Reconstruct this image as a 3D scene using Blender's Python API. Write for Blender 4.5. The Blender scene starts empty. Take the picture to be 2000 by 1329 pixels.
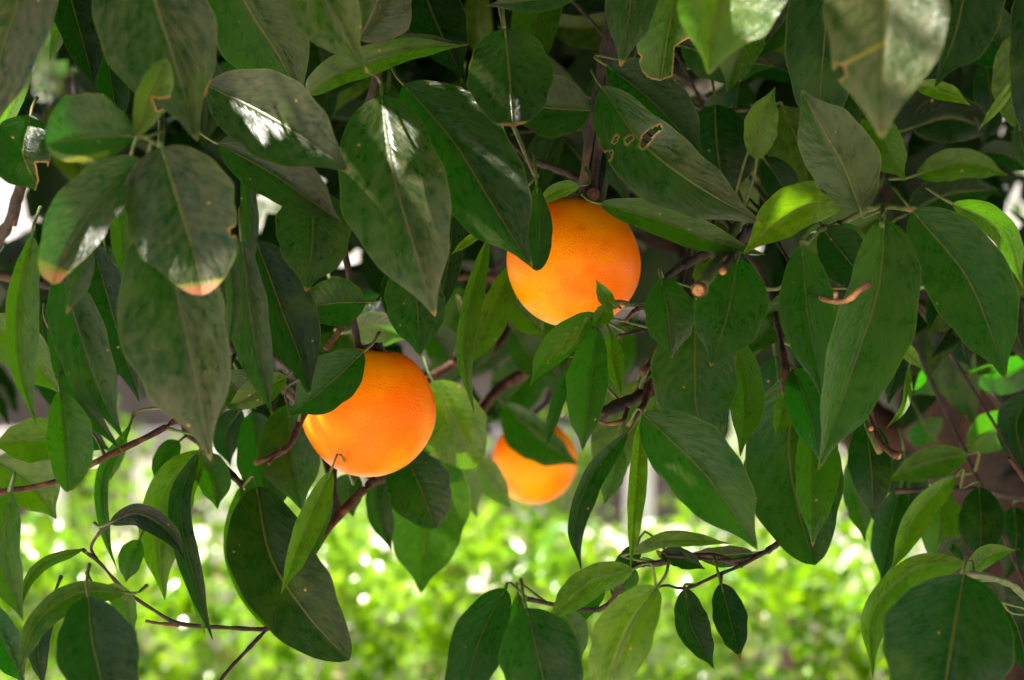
import bpy, bmesh, math, random
import numpy as np
from mathutils import Vector, Matrix
random.seed(11); rng = np.random.default_rng(5)
S = bpy.context.scene
COL = S.collection
R = math.radians

# ------------------------------------------------------------------ camera
CAMZ = 1.47
LENS = 76.0
cam_d = bpy.data.cameras.new("camera"); cam = bpy.data.objects.new("camera", cam_d); COL.objects.link(cam)
cam.location = (0, 0, CAMZ); cam.rotation_euler = (R(90), 0, 0)
cam_d.lens = LENS; cam_d.sensor_width = 36; cam_d.clip_start = 0.05; cam_d.clip_end = 3000
cam_d.dof.use_dof = True; cam_d.dof.focus_distance = 1.2; cam_d.dof.aperture_fstop = 9.0
S.camera = cam
K = 36.0 / (2000 * LENS)
def P(x, y, d):
    """picture position (2000 x 1329) at distance d in front of the camera -> world"""
    return Vector(((x - 1000) * K * d, d, CAMZ - (y - 664.5) * K * d))
def PX(v):
    return 1000 + v.x / (K * v.y), 664.5 - (v.z - CAMZ) / (K * v.y)

# ------------------------------------------------------------------ light
SUN_EL, SUN_AZ = R(58), R(-98)          # behind the tree, to the left, high
sun_v = Vector((math.sin(SUN_AZ) * math.cos(SUN_EL), math.cos(SUN_AZ) * math.cos(SUN_EL), math.sin(SUN_EL)))
W = bpy.data.worlds.new("World"); S.world = W; W.use_nodes = True
nt = W.node_tree; bg = nt.nodes["Background"]
sky = nt.nodes.new("ShaderNodeTexSky"); sky.sky_type = 'NISHITA'; sky.sun_disc = False
sky.sun_elevation = SUN_EL; sky.sun_rotation = SUN_AZ; sky.air_density = 1.0; sky.dust_density = 2.0; sky.ozone_density = 0.6
nt.links.new(sky.outputs[0], bg.inputs[0]); bg.inputs[1].default_value = 0.05
sl = bpy.data.lights.new("sun", 'SUN'); sl.energy = 5.0; sl.angle = R(0.5); sl.color = (1, .95, .86)
so = bpy.data.objects.new("sun", sl); COL.objects.link(so); so.location = (-4, 4, 8)
so.rotation_euler = sun_v.to_track_quat('Z', 'Y').to_euler()
S.view_settings.view_transform = 'Standard'; S.view_settings.look = 'None'
S.view_settings.exposure = 2.2; S.view_settings.gamma = 1; S.view_settings.use_curve_mapping = False
S.cycles.max_bounces = 7; S.cycles.diffuse_bounces = 4; S.cycles.glossy_bounces = 2; S.cycles.transmission_bounces = 4; S.cycles.use_denoising = True; S.cycles.use_adaptive_sampling = True; S.cycles.adaptive_threshold = .03

# ------------------------------------------------------------------ helpers
def tag(o, label=None, cat=None, group=None, kind=None):
    if label: o["label"] = label
    if cat: o["category"] = cat
    if group: o["group"] = group
    if kind: o["kind"] = kind
    return o
def empty(name, loc=(0, 0, 0)):
    o = bpy.data.objects.new(name, None); o.location = loc; o.empty_display_size = .05; COL.objects.link(o); return o
def mesh_obj(name, verts, faces, mat, parent=None, smooth=True):
    me = bpy.data.meshes.new(name); me.from_pydata([tuple(v) for v in verts], [], faces); me.update()
    if smooth: me.polygons.foreach_set("use_smooth", [True] * len(me.polygons))
    if mat: me.materials.append(mat)
    o = bpy.data.objects.new(name, me); COL.objects.link(o)
    if parent is not None:
        o.parent = parent
        o.matrix_parent_inverse = Matrix.Translation(parent.matrix_world.translation if False else parent.location).inverted() if parent.parent is None else Matrix.Identity(4)
    return o
def catmull(pts, n):
    """n points spread evenly along a smooth curve through pts (any dimension)"""
    p = np.array(pts, float)
    if len(p) == 2: p = np.array([p[0], (p[0] + p[1]) / 2, p[1]])
    q = np.vstack([2 * p[0] - p[1], p, 2 * p[-1] - p[-2]])
    out = []
    for i in range(1, len(q) - 2):
        p0, p1, p2, p3 = q[i - 1:i + 3]
        for t in np.linspace(0, 1, 16, endpoint=False):
            out.append(.5 * ((2 * p1) + (-p0 + p2) * t + (2 * p0 - 5 * p1 + 4 * p2 - p3) * t * t + (-p0 + 3 * p1 - 3 * p2 + p3) * t ** 3))
    out.append(p[-1]); out = np.array(out)
    s = np.concatenate([[0], np.cumsum(np.linalg.norm(np.diff(out, axis=0), axis=1))])
    u = np.linspace(0, s[-1], n)
    return np.stack([np.interp(u, s, out[:, k]) for k in range(out.shape[1])], 1)
def tube_data(pts, radii, seg=8, rough=0.0, cap=True):
    pts = [Vector(p) for p in pts]; V = []; F = []
    n = len(pts); up = Vector((.3, .9, .2))
    for i, p in enumerate(pts):
        t = (pts[min(i + 1, n - 1)] - pts[max(i - 1, 0)])
        t = t.normalized() if t.length > 1e-9 else Vector((0, 0, 1))
        a = t.cross(up)
        if a.length < .05: a = t.cross(Vector((1, 0, 0)))
        a.normalize(); b = t.cross(a)
        for k in range(seg):
            an = 2 * math.pi * k / seg
            r = radii[i] * (1 + rough * (random.random() - .5))
            V.append(p + (a * math.cos(an) + b * math.sin(an)) * r)
    for i in range(n - 1):
        for k in range(seg):
            k2 = (k + 1) % seg
            F.append((i * seg + k, i * seg + k2, (i + 1) * seg + k2, (i + 1) * seg + k))
    if cap:
        F.append(tuple(range(seg - 1, -1, -1))); F.append(tuple((n - 1) * seg + k for k in range(seg)))
    return V, F

# ------------------------------------------------------------------ materials
class NB:
    """small node-tree builder"""
    def __init__(s, name):
        s.m = bpy.data.materials.new(name); s.m.use_nodes = True; s.t = s.m.node_tree; s.t.nodes.clear()
        s.out = s.n("ShaderNodeOutputMaterial")
    def n(s, ty, **kw):
        nd = s.t.nodes.new(ty)
        for k, v in kw.items(): setattr(nd, k, v)
        return nd
    def l(s, a, b): s.t.links.new(a, b)
    def put(s, sock, v):
        if hasattr(v, "is_linked") or isinstance(v, bpy.types.NodeSocket): s.l(v, sock)
        elif isinstance(v, (tuple, list)) and len(v) == 3 and sock.type == 'RGBA': sock.default_value = (*v, 1)
        else: sock.default_value = v
    def mth(s, op, a, b=None, c=None, clamp=False):
        nd = s.n("ShaderNodeMath", operation=op, use_clamp=clamp)
        s.put(nd.inputs[0], a)
        if b is not None: s.put(nd.inputs[1], b)
        if c is not None: s.put(nd.inputs[2], c)
        return nd.outputs[0]
    def mix(s, f, a, b, bt='MIX'):
        nd = s.n("ShaderNodeMix", data_type='RGBA', blend_type=bt)
        s.put(nd.inputs[0], f); s.put(nd.inputs[6], a); s.put(nd.inputs[7], b); return nd.outputs[2]
    def ramp(s, v, lo, hi, a=0., b=1.):
        nd = s.n("ShaderNodeMapRange", interpolation_type='SMOOTHSTEP')
        s.put(nd.inputs[0], v); s.put(nd.inputs[1], lo); s.put(nd.inputs[2], hi); s.put(nd.inputs[3], a); s.put(nd.inputs[4], b); return nd.outputs[0]
    def noise(s, vec, scale, detail=3, rough=.55, dist=0.):
        nd = s.n("ShaderNodeTexNoise"); 
        if vec is not None: s.l(vec, nd.inputs["Vector"])
        nd.inputs["Scale"].default_value = scale; nd.inputs["Detail"].default_value = detail; nd.inputs["Roughness"].default_value = rough; nd.inputs["Distortion"].default_value = dist
        return nd.outputs[0]
    def attr(s, name, ty='OBJECT'):
        nd = s.n("ShaderNodeAttribute", attribute_type=ty, attribute_name=name); return nd.outputs["Fac"]
    def pos(s): return s.n("ShaderNodeNewGeometry").outputs["Position"]
    def bump(s, h, strength, dist):
        nd = s.n("ShaderNodeBump"); s.put(nd.inputs["Height"], h); nd.inputs["Strength"].default_value = strength; nd.inputs["Distance"].default_value = dist; return nd.outputs[0]
    def bsdf(s, col, rough=.5, spec=.5, normal=None, **kw):
        nd = s.n("ShaderNodeBsdfPrincipled"); s.put(nd.inputs["Base Color"], col); s.put(nd.inputs["Roughness"], rough); s.put(nd.inputs["Specular IOR Level"], spec)
        if normal is not None: s.l(normal, nd.inputs["Normal"])
        for k, v in kw.items(): s.put(nd.inputs[k], v)
        return nd.outputs[0]
    def done(s, sh): s.l(sh, s.out.inputs[0]); return s.m

def leaf_material():
    b = NB("citrus_leaf")
    uv = b.n("ShaderNodeUVMap", uv_map="UVMap").outputs[0]
    sep = b.n("ShaderNodeSeparateXYZ"); b.l(uv, sep.inputs[0]); u, v0 = sep.outputs[0], sep.outputs[1]
    v = b.mth('ABSOLUTE', b.mth('MULTIPLY_ADD', v0, 2., -1.))
    rnd = b.n("ShaderNodeObjectInfo").outputs["Random"]
    off = b.n("ShaderNodeCombineXYZ"); b.l(b.mth('MULTIPLY', rnd, 37.), off.inputs[0]); b.l(b.mth('MULTIPLY', rnd, 91.), off.inputs[2])
    vec = b.n("ShaderNodeVectorMath", operation='ADD'); b.l(b.pos(), vec.inputs[0]); b.l(off.outputs[0], vec.inputs[1]); vec = vec.outputs[0]
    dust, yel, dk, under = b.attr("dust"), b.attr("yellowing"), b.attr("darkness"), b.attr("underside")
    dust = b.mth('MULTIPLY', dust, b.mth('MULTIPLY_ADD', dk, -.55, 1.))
    burn = b.attr("burn", 'GEOMETRY')
    n1 = b.noise(vec, 22, 2); n2 = b.noise(vec, 75, 3, .65, .4); n3 = b.noise(vec, 260, 2, .6)
    st = b.n("ShaderNodeCombineXYZ"); b.l(b.mth('MULTIPLY_ADD', v, -.22, u), st.inputs[0]); b.l(b.mth('MULTIPLY', v, .25), st.inputs[1]); b.l(b.mth('MULTIPLY', rnd, 50.), st.inputs[2])
    strk = b.noise(st.outputs[0], 20, 2, .6)
    green = b.mix(b.ramp(n1, .35, .68), (.0035, .0135, .0015), (.014, .022, .0025))
    green = b.mix(b.mth('MULTIPLY', dk, .95), green, (.003, .007, .003))  # darkness: old leaves' deep green, plus shade among leaves put into the colour
    green = b.mix(yel, green, b.mix(b.ramp(n2, .3, .7), (.042, .105, .001), (.078, .138, .001)))
    green = b.mix(b.mth('MULTIPLY', under, .7), green, (.034, .052, .009))
    green = b.mix(1., green, b.mth('MULTIPLY_ADD', b.mth('ADD', n2, strk), 1.2, -.3, True), 'MULTIPLY')
    # dusty, sun-bleached bloom in streaks that follow the side veins
    dm = b.ramp(b.mth('ADD', b.mth('MULTIPLY', n2, .28), b.mth('ADD', b.mth('MULTIPLY', n3, .22), b.mth('MULTIPLY', strk, .5))), .34, .70)
    col = b.mix(b.mth('MULTIPLY', b.mth('MULTIPLY', b.mth('MULTIPLY_ADD', dm, .95, .05), dust), .85), green, b.mix(b.ramp(n1, .4, .6), (.078, .056, .031), (.064, .058, .029)))
    # yellow-green chlorotic mottle
    col = b.mix(b.mth('MULTIPLY', b.ramp(n1, .6, .74), .45), col, (.036, .060, .004))
    # side veins and midrib
    wob = b.mth('MULTIPLY', b.mth('SUBTRACT', n1, .5), 2.4)
    ph = b.mth('ADD', b.mth('MULTIPLY', b.mth('MULTIPLY_ADD', v, -.2, u), 11.), wob)
    fr = b.mth('ABSOLUTE', b.mth('SUBTRACT', b.mth('FRACT', ph), .5))
    side = b.mth('MULTIPLY', b.ramp(fr, .0, .05, 1., 0.), b.ramp(v, .8, .95, 1., 0.))
    col = b.mix(b.mth('MULTIPLY', side, .3), col, (.05, .058, .012))
    rib = b.ramp(v, b.mth('MULTIPLY_ADD', u, -.012, .018), b.mth('MULTIPLY_ADD', u, -.02, .05), 1., 0.)
    col = b.mix(b.mth('MULTIPLY', rib, .75), col, (.085, .09, .014))
    col = b.mix(b.mth('MULTIPLY', b.ramp(v, .955, .99), .5), col, (.07, .085, .012))
    # specks and scars
    vor = b.n("ShaderNodeTexVoronoi"); b.l(vec, vor.inputs["Vector"]); vor.inputs["Scale"].default_value = 120
    spk = b.mth('MULTIPLY', b.ramp(vor.outputs["Distance"], .06, .14, 1., 0.), b.ramp(n2, .56, .62))
    col = b.mix(b.mth('MULTIPLY', spk, .75), col, (.36, .19, .06))
    col = b.mix(b.ramp(b.mth('ADD', burn, b.mth('MULTIPLY', b.mth('SUBTRACT', n3, .5), .5)), .42, .62), col, b.mix(n2, (.10, .035, .018), (.38, .14, .07)))
    col = b.mix(b.mth('MULTIPLY', b.ramp(burn, .12, .42), b.ramp(burn, .5, .7, 1., 0.)), col, (.12, .105, .016))
    h = b.mth('ADD', b.mth('MULTIPLY', b.mth('MULTIPLY', b.ramp(fr, 0., .5), n1), .22), b.mth('MULTIPLY', n2, .6)); h = b.mth('ADD', h, b.mth('ADD', b.mth('MULTIPLY', n3, .2), b.mth('MULTIPLY', strk, .9))); h = b.mth('SUBTRACT', h, b.mth('MULTIPLY', rib, .6))
    nrm = b.bump(h, .38, .0016)
    rough = b.mth('ADD', b.mth('MULTIPLY_ADD', b.mth('MULTIPLY', dust, dm), .34, .19), b.mth('MULTIPLY', n2, .16))
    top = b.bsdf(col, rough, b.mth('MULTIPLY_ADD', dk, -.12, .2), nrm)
    tl = b.n("ShaderNodeBsdfTranslucent"); b.l(nrm, tl.inputs["Normal"])
    b.put(tl.inputs["Color"], b.mix(b.mth('MAXIMUM', b.mth('MULTIPLY', rib, .6), b.mth('MULTIPLY', side, .35)), b.mix(yel, (.03, .40, .003), (.22, .46, .003)), (.06, .13, .01)))
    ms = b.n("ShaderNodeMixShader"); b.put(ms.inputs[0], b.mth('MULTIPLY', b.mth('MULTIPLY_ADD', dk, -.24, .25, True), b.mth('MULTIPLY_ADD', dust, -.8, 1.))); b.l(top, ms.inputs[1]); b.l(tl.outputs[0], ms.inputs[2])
    return b.done(ms.outputs[0])

def simple_leaf_material(name, c1, c2, trans, rough=.4, tfac=.3, scale=9, spec=.5):
    b = NB(name)
    n = b.noise(b.pos(), scale, 3); n2 = b.noise(b.pos(), scale * 7, 2)
    at = b.attr("shade", 'GEOMETRY')
    col = b.mix(b.ramp(b.mth('ADD', b.mth('MULTIPLY', n, .5), b.mth('MULTIPLY', n2, .5)), .38, .62), c1, c2)
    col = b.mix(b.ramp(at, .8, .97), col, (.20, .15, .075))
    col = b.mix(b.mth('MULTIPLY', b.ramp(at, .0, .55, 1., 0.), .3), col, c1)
    tl = b.n("ShaderNodeBsdfTranslucent"); b.put(tl.inputs[0], trans)
    ms = b.n("ShaderNodeMixShader"); ms.inputs[0].default_value = tfac
    b.l(b.bsdf(col, rough, spec), ms.inputs[1]); b.l(tl.outputs[0], ms.inputs[2])
    return b.done(ms.outputs[0])

def bark_material(name, c1, c2, c3, scale=60, bstr=.7, rough=.8):
    b = NB(name)
    mp = b.n("ShaderNodeMapping"); b.l(b.pos(), mp.inputs[0]); mp.inputs["Scale"].default_value = (1, 1, .35)
    n = b.noise(mp.outputs[0], scale, 5, .65); n2 = b.noise(b.pos(), scale * .3, 3); n3 = b.noise(b.pos(), scale * 4, 3)
    col = b.mix(b.ramp(n, .35, .65), c1, c2); col = b.mix(b.ramp(n2, .5, .68), col, c3)
    return b.done(b.bsdf(col, rough, .3, b.bump(b.mth('ADD', n, b.mth('MULTIPLY', n3, .3)), bstr, .003 if scale > 30 else .012)))

def peel_material():
    b = NB("orange_peel")
    tc = b.n("ShaderNodeTexCoord").outputs["Object"]
    rnd = b.n("ShaderNodeObjectInfo").outputs["Random"]
    ov = b.n("ShaderNodeVectorMath", operation='ADD'); b.l(tc, ov.inputs[0]); b.l(rnd, ov.inputs[1]); tc = ov.outputs[0]
    n1 = b.noise(tc, 24, 4); n2 = b.noise(tc, 90, 4, .65)
    col = b.mix(b.ramp(b.noise(tc, 21, 3, .5), .34, .66), (.77, .125, .0), (.85, .25, .0))
    col = b.mix(b.mth('MULTIPLY', b.ramp(n2, .56, .74), .25), col, (.60, .10, .0))
    vor = b.n("ShaderNodeTexVoronoi"); b.l(tc, vor.inputs["Vector"]); vor.inputs["Scale"].default_value = 560
    pore = b.ramp(vor.outputs["Distance"], .0, .42)
    col = b.mix(b.mth('MULTIPLY', b.mth('MULTIPLY', b.mth('SUBTRACT', 1., pore), n1), .38), col, (.48, .085, .0))
    # a few bruised freckles
    v2 = b.n("ShaderNodeTexVoronoi"); b.l(tc, v2.inputs["Vector"]); v2.inputs["Scale"].default_value = 34
    fk = b.mth('MULTIPLY', b.ramp(v2.outputs["Distance"], .05, .16, 1., 0.), b.ramp(b.noise(tc, 14, 1), .56, .66))
    col = b.mix(b.mth('MULTIPLY', fk, .55), col, (.36, .07, .005))
    scar = b.mth('MULTIPLY', b.ramp(b.noise(tc, 46, 5, .7), .62, .72), b.ramp(b.noise(tc, 17, 1), .55, .66))
    col = b.mix(b.mth('MULTIPLY', scar, .45), col, (.42, .13, .02))
    h = b.mth('ADD', b.mth('MULTIPLY', pore, .7), b.mth('MULTIPLY', n2, .8))
    sh = b.bsdf(col, .34, .1, b.bump(h, .46, .001))
    nd = [x for x in b.t.nodes if x.type == 'BSDF_PRINCIPLED'][0]
    nd.inputs["Subsurface Weight"].default_value = .12; nd.inputs["Subsurface Radius"].default_value = (1, .35, .05); nd.inputs["Subsurface Scale"].default_value = .006
    return b.done(sh)

M_LEAF = leaf_material()
M_CANOPY = simple_leaf_material("canopy_leaf", (.003, .009, .002), (.008, .018, .003), (.03, .24, .003), .55, .05, 14, .08)  # darker than the traced leaves: the crown's inner shade put into the colour
M_HEDGE = simple_leaf_material("hedge_leaf", (.015, .095, .001), (.27, .43, .004), (.25, .5, .002), .22, .33, 6, .55)
M_FAR = simple_leaf_material("far_foliage", (.03, .07, .02), (.07, .13, .03), (.1, .3, .02), .5, .25, 3)
M_TWIG_G = bark_material("green_twig_bark", (.035, .06, .014), (.10, .12, .03), (.14, .08, .03), 220, .5, .6)
M_TWIG_B = bark_material("brown_twig_bark", (.010, .007, .005), (.032, .017, .010), (.06, .036, .022), 240, .8, .8)
M_TWIG_R = bark_material("reddish_twig_bark", (.026, .009, .005), (.08, .026, .012), (.14, .06, .026), 240, .7, .75)
M_TRUNK = bark_material("trunk_bark", (.012, .006, .004), (.040, .016, .010), (.028, .020, .016), 26, 1., .9)
M_GREYB = bark_material("grey_bark", (.13, .11, .09), (.26, .23, .19), (.08, .07, .055), 60, .8, .85)
M_CUT = bark_material("cut_wood", (.36, .19, .07), (.28, .12, .04), (.18, .06, .025), 400, .4, .8)
M_PET = bark_material("petiole_skin", (.035, .06, .009), (.07, .10, .014), (.10, .08, .02), 300, .3, .5)
M_PEEL = peel_material()

# ------------------------------------------------------------------ ground and background
def ground_mat():
    b = NB("pale_gravel"); p = b.pos()
    n = b.noise(p, .8, 4); g = b.noise(p, 45, 3); v = b.n("ShaderNodeTexVoronoi"); b.l(p, v.inputs["Vector"]); v.inputs["Scale"].default_value = 38
    col = b.mix(b.ramp(n, .35, .65), (.60, .53, .42), (.68, .61, .50)); col = b.mix(b.mth('MULTIPLY', v.outputs["Distance"], .5), col, (.46, .40, .31)); col = b.mix(b.ramp(g, .5, .7), col, (.66, .60, .5))
    return b.done(b.bsdf(col, .9, .2, b.bump(b.mth('ADD', v.outputs["Distance"], g), .8, .012)))
g = mesh_obj("ground", [(-400, -400, 0), (400, -400, 0), (400, 900, 0), (-400, 900, 0)], [(0, 1, 2, 3)], ground_mat(), smooth=False); tag(g, kind="structure")

def plaster(name, c, c2):
    b = NB(name); p = b.pos(); n = b.noise(p, 1.3, 5); n2 = b.noise(p, 30, 4)
    return b.done(b.bsdf(b.mix(b.ramp(n, .4, .7), c, c2), .85, .25, b.bump(n2, .3, .006)))
M_WHITE = plaster("white_plaster", (.78, .76, .74), (.66, .64, .62)); M_GREYW = plaster("grey_plaster", (.32, .29, .28), (.24, .215, .20)); M_DARKW = plaster("dark_wall", (.035, .03, .03), (.10, .085, .08)); M_DARK = plaster("dark_stain", (.05, .04, .04), (.07, .05, .045))

def box(name, lo, hi, mat, parent, bev=.01):
    bm = bmesh.new(); bmesh.ops.create_cube(bm, size=1)
    for v in bm.verts:
        v.co = Vector([lo[i] + (v.co[i] + .5) * (hi[i] - lo[i]) for i in range(3)])
    bmesh.ops.bevel(bm, geom=bm.edges[:], offset=bev, segments=1, affect='EDGES')
    me = bpy.data.meshes.new(name); bm.to_mesh(me); bm.free(); me.materials.append(mat)
    o = bpy.data.objects.new(name, me); COL.objects.link(o); o.parent = parent
    if parent: o.matrix_parent_inverse = Matrix.Translation(-parent.location)
    return o

# low white balustrade beyond the hedge
BY = 9.0
bal = empty("balustrade", (0, BY, 0)); tag(bal, "low white plastered balustrade of square balusters beyond the hedge", "balustrade")
box("plinth", (-6, BY - .13, 0), (6, BY + .13, .42), M_GREYW, bal); box("rail", (-6, BY - .14, 1.0), (6, BY + .14, 1.1), M_GREYW, bal)
for i in range(30):
    x = -5.9 + i * .4 + random.uniform(-.03, .03)
    if i % 5 == 2: box("post", (x - .12, BY - .15, .42), (x + .12, BY + .15, 1.32), M_WHITE, bal, .015)
    else: box("baluster", (x - .06, BY - .07, .42), (x + .06, BY + .07, 1.0), M_WHITE, bal, .02)

def house():
    h = empty("house", (0, 17, 0)); tag(h, "pale plastered building with dark windows far behind the balustrade", "building")
    box("wall", (-11, 17, 0), (11, 23, 4.6), M_WHITE, h, .02); box("base_course", (-11.05, 16.93, 0), (11.05, 17.0, 1.75), M_DARKW, h)
    for i in range(7):
        x = -9 + i * 3
        w = box("window", (x - .55, 16.93, 1.95), (x + .55, 16.99, 3.4), M_DARK, h)
        box("sill", (x - .65, 16.86, 1.85), (x + .65, 16.995, 1.94), M_WHITE, h)
    box("roof", (-11.4, 16.5, 4.6), (11.4, 23.4, 4.85), M_GREYW, h, .03)
house()

# ------------------------------------------------------------------ foliage masses
def leaf_cloud(name, centers, dirs, ups, lens, wids, mat, parent, shade=None, fold=.25):
    """many small folded leaves joined into one mesh: 6 triangles each"""
    n = len(centers); c = np.asarray(centers); t = np.asarray(dirs); t = t / np.linalg.norm(t, axis=1)[:, None]
    up = np.asarray(ups); s = np.cross(t, up); s /= np.linalg.norm(s, axis=1)[:, None] + 1e-9; nn = np.cross(s, t)
    L = np.asarray(lens)[:, None]; Wd = np.asarray(wids)[:, None]
    V = np.stack([c - t * L * .5, c - t * L * .12 + s * Wd * .5 + nn * Wd * fold, c + t * L * .22 + s * Wd * .42 + nn * Wd * fold * .7 - nn * L * .04, c + t * L * .5 - nn * L * .12,
                  c + t * L * .22 - s * Wd * .42 + nn * Wd * fold * .7 - nn * L * .04, c - t * L * .12 - s * Wd * .5 + nn * Wd * fold, c + t * L * .08], 1).reshape(-1, 3)
    base = np.arange(n)[:, None] * 7
    tri = np.array([[0, 6, 1], [1, 6, 2], [2, 6, 3], [3, 6, 4], [4, 6, 5], [5, 6, 0]])
    F = (base[:, :, None] + tri[None]).reshape(-1, 3)
    me = bpy.data.meshes.new(name); me.vertices.add(len(V)); me.vertices.foreach_set("co", V.ravel())
    me.loops.add(F.size); me.loops.foreach_set("vertex_index", F.ravel().astype(np.int32)); me.polygons.add(len(F))
    me.polygons.foreach_set("loop_start", np.arange(len(F), dtype=np.int32) * 3); me.polygons.foreach_set("loop_total", np.full(len(F), 3, dtype=np.int32))
    me.polygons.foreach_set("use_smooth", np.ones(len(F), bool)); me.update(); me.validate()
    at = me.attributes.new("shade", 'FLOAT', 'POINT'); sh = rng.random(n) if shade is None else shade; at.data.foreach_set("value", np.repeat(sh, 7).astype(np.float32))
    me.materials.append(mat); o = bpy.data.objects.new(name, me); COL.objects.link(o); o.parent = parent
    if parent: o.matrix_parent_inverse = Matrix.Translation(-parent.location)
    o["kind"] = "stuff"; return o
def rand_unit(n):
    v = rng.normal(size=(n, 3)); return v / np.linalg.norm(v, axis=1)[:, None]

def hedge(x0, x1, y0, y1, top, n, label, lump=.05):
    h = empty("hedge", ((x0 + x1) / 2, (y0 + y1) / 2, 0)); tag(h, label, "hedge")
    x = rng.uniform(x0, x1, n); y = rng.uniform(y0, y1, n)
    zt = top + lump * np.sin(x * 5.1 + y * 3) + lump * .7 * np.sin(x * 11.3 + 1.7) + lump * .8 * rng.normal(size=n) * (rng.random(n) < .35)
    depth = rng.exponential(.09, n)
    front = rng.random(n) < .62
    z = np.where(front, (1 - .75 * rng.random(n) ** 1.4) * zt, zt - depth)
    y = np.where(front, y0 + rng.exponential(.09, n) + .03 * np.sin(x * 9 + z * 13), y)
    c = np.stack([x, y, z], 1)
    ok = np.sin(x * 21 + 3 * np.sin(z * 17 + y * 5)) * np.sin(z * 27 + 2 * np.sin(x * 13)) + .35 * rng.normal(size=n) > -.1
    x, y, z, c, front = x[ok], y[ok], z[ok], c[ok], front[ok]; n = len(x)
    d = rand_unit(n) * .8 + np.where(front[:, None], np.array([[0, -.8, .35]]), np.array([[0, -.25, .8]]))
    up = rand_unit(n) * .7 + np.array([[0, -.35, .8]])
    L = rng.uniform(.036, .07, n)
    leaf_cloud("foliage", c, d, up, L, L * rng.uniform(.5, .68, n), M_HEDGE, h)
    # woody stems
    V, F = [], []
    for i in range(int((x1 - x0) * 16)):
        bx, by = random.uniform(x0, x1), random.uniform(y0 + .08, y1 - .08)
        pts = catmull([(bx, by, 0), (bx + random.uniform(-.06, .06), by + random.uniform(-.06, .06), top * .5), (bx + random.uniform(-.14, .14), by + random.uniform(-.12, .12), top * .95)], 7)
        v, f = tube_data(pts, np.linspace(.011, .003, 7), 5); o = len(V); V += v; F += [tuple(q + o for q in k) for k in f]
    st = mesh_obj("stems", V, F, M_GREYB, None); st.parent = h; st.matrix_parent_inverse = Matrix.Translation(-h.location); st["kind"] = "stuff"
hedge(-3.4, 3.4, 4.45, 5.4, .985, 27000, "sunlit clipped bright green hedge running across behind the orange tree")

def far_tree(x, y, h, rad, tr, label, nleaf=4500, dark=1.):
    t = empty("tree", (x, y, 0)); tag(t, label, "tree", "trees behind the hedge")
    pts = catmull([(x, y, 0), (x + .03, y, h * .25), (x - .05, y + .05, h * .5), (x + .02, y, h * .8)], 12)
    v, f = tube_data(pts, np.linspace(tr, tr * .35, 12), 10, .15); o = mesh_obj("trunk", v, f, M_TRUNK, None); o.parent = t; o.matrix_parent_inverse = Matrix.Translation(-t.location)
    cc = np.array([x, y, h * .68]); lob = rand_unit(26) * rng.uniform(.35, .95, (26, 1)) * np.array([rad, rad, h * .3]) + cc
    k = rng.integers(0, 26, nleaf); c = lob[k] + rand_unit(nleaf) * (rng.random((nleaf, 1)) ** .4) * rad * .33
    for j in range(7):
        e = lob[j]; s = pts[6 + j % 4]; q = catmull([s, (s + e) / 2 + [0, 0, .1], e], 6)
        v, f = tube_data(q, np.linspace(tr * .4, .01, 6), 6); o = mesh_obj("limb", v, f, M_TRUNK, None); o.parent = t; o.matrix_parent_inverse = Matrix.Translation(-t.location)
    L = rng.uniform(.07, .12, nleaf); o = leaf_cloud("crown", c, rand_unit(nleaf) + [0, 0, -.5], rand_unit(nleaf) + [0, 0, .6], L, L * .5, M_FAR, t)
far_tree(P(1537, 0, 5.62).x, 5.62, 5.4, .9, .045, "slim dark trunked tree rising just behind the hedge right of centre")
far_tree(P(140, 0, 9.2).x, 9.2, 5.2, 1.5, .09, "far tree with dark trunk behind the hedge at the left edge", 6000)
far_tree(3.1, 9.0, 5.0, 1.9, .13, "far tree behind the hedge at the right edge", 6000)

def shrub(x, y, rad, top, n, label):
    s = empty("shrub", (x, y, 0)); tag(s, label, "shrub", "shrubs beyond the hedge")
    q = rand_unit(n) * (rng.random((n, 1)) ** .35) * np.array([rad, rad * .8, top * .5]) + np.array([x, y, top * .52])
    q = q[q[:, 2] > .05]; m = len(q); L = rng.uniform(.04, .07, m)
    leaf_cloud("foliage", q, rand_unit(m) + [0, -.2, .5], rand_unit(m) + [0, -.3, .7], L, L * .5, M_HEDGE, s)
    for k in range(5):
        a = k * 1.26; e = (x + .5 * rad * math.cos(a), y + .5 * rad * math.sin(a), top * .7)
        V, F = tube_data(catmull([(x + .03 * math.cos(a), y + .03 * math.sin(a), 0), (x + .2 * rad * math.cos(a), y + .2 * rad * math.sin(a), top * .35), e], 7), np.linspace(.012, .004, 7), 6)
        o = mesh_obj("stem", V, F, M_GREYB, None); o.parent = s; o.matrix_parent_inverse = Matrix.Translation(-s.location)
shrub(P(690, 0, 6.6).x, 6.6, .32, 1.02, 900, "pale green shrub beyond the hedge below the lower left orange")
shrub(P(1215, 0, 6.9).x, 6.9, .36, .92, 900, "low green shrub beyond the hedge right of the blurred orange")
shrub(P(130, 0, 6.2).x, 6.2, .3, 1.0, 800, "green shrub beyond the hedge at the left edge")
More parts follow.
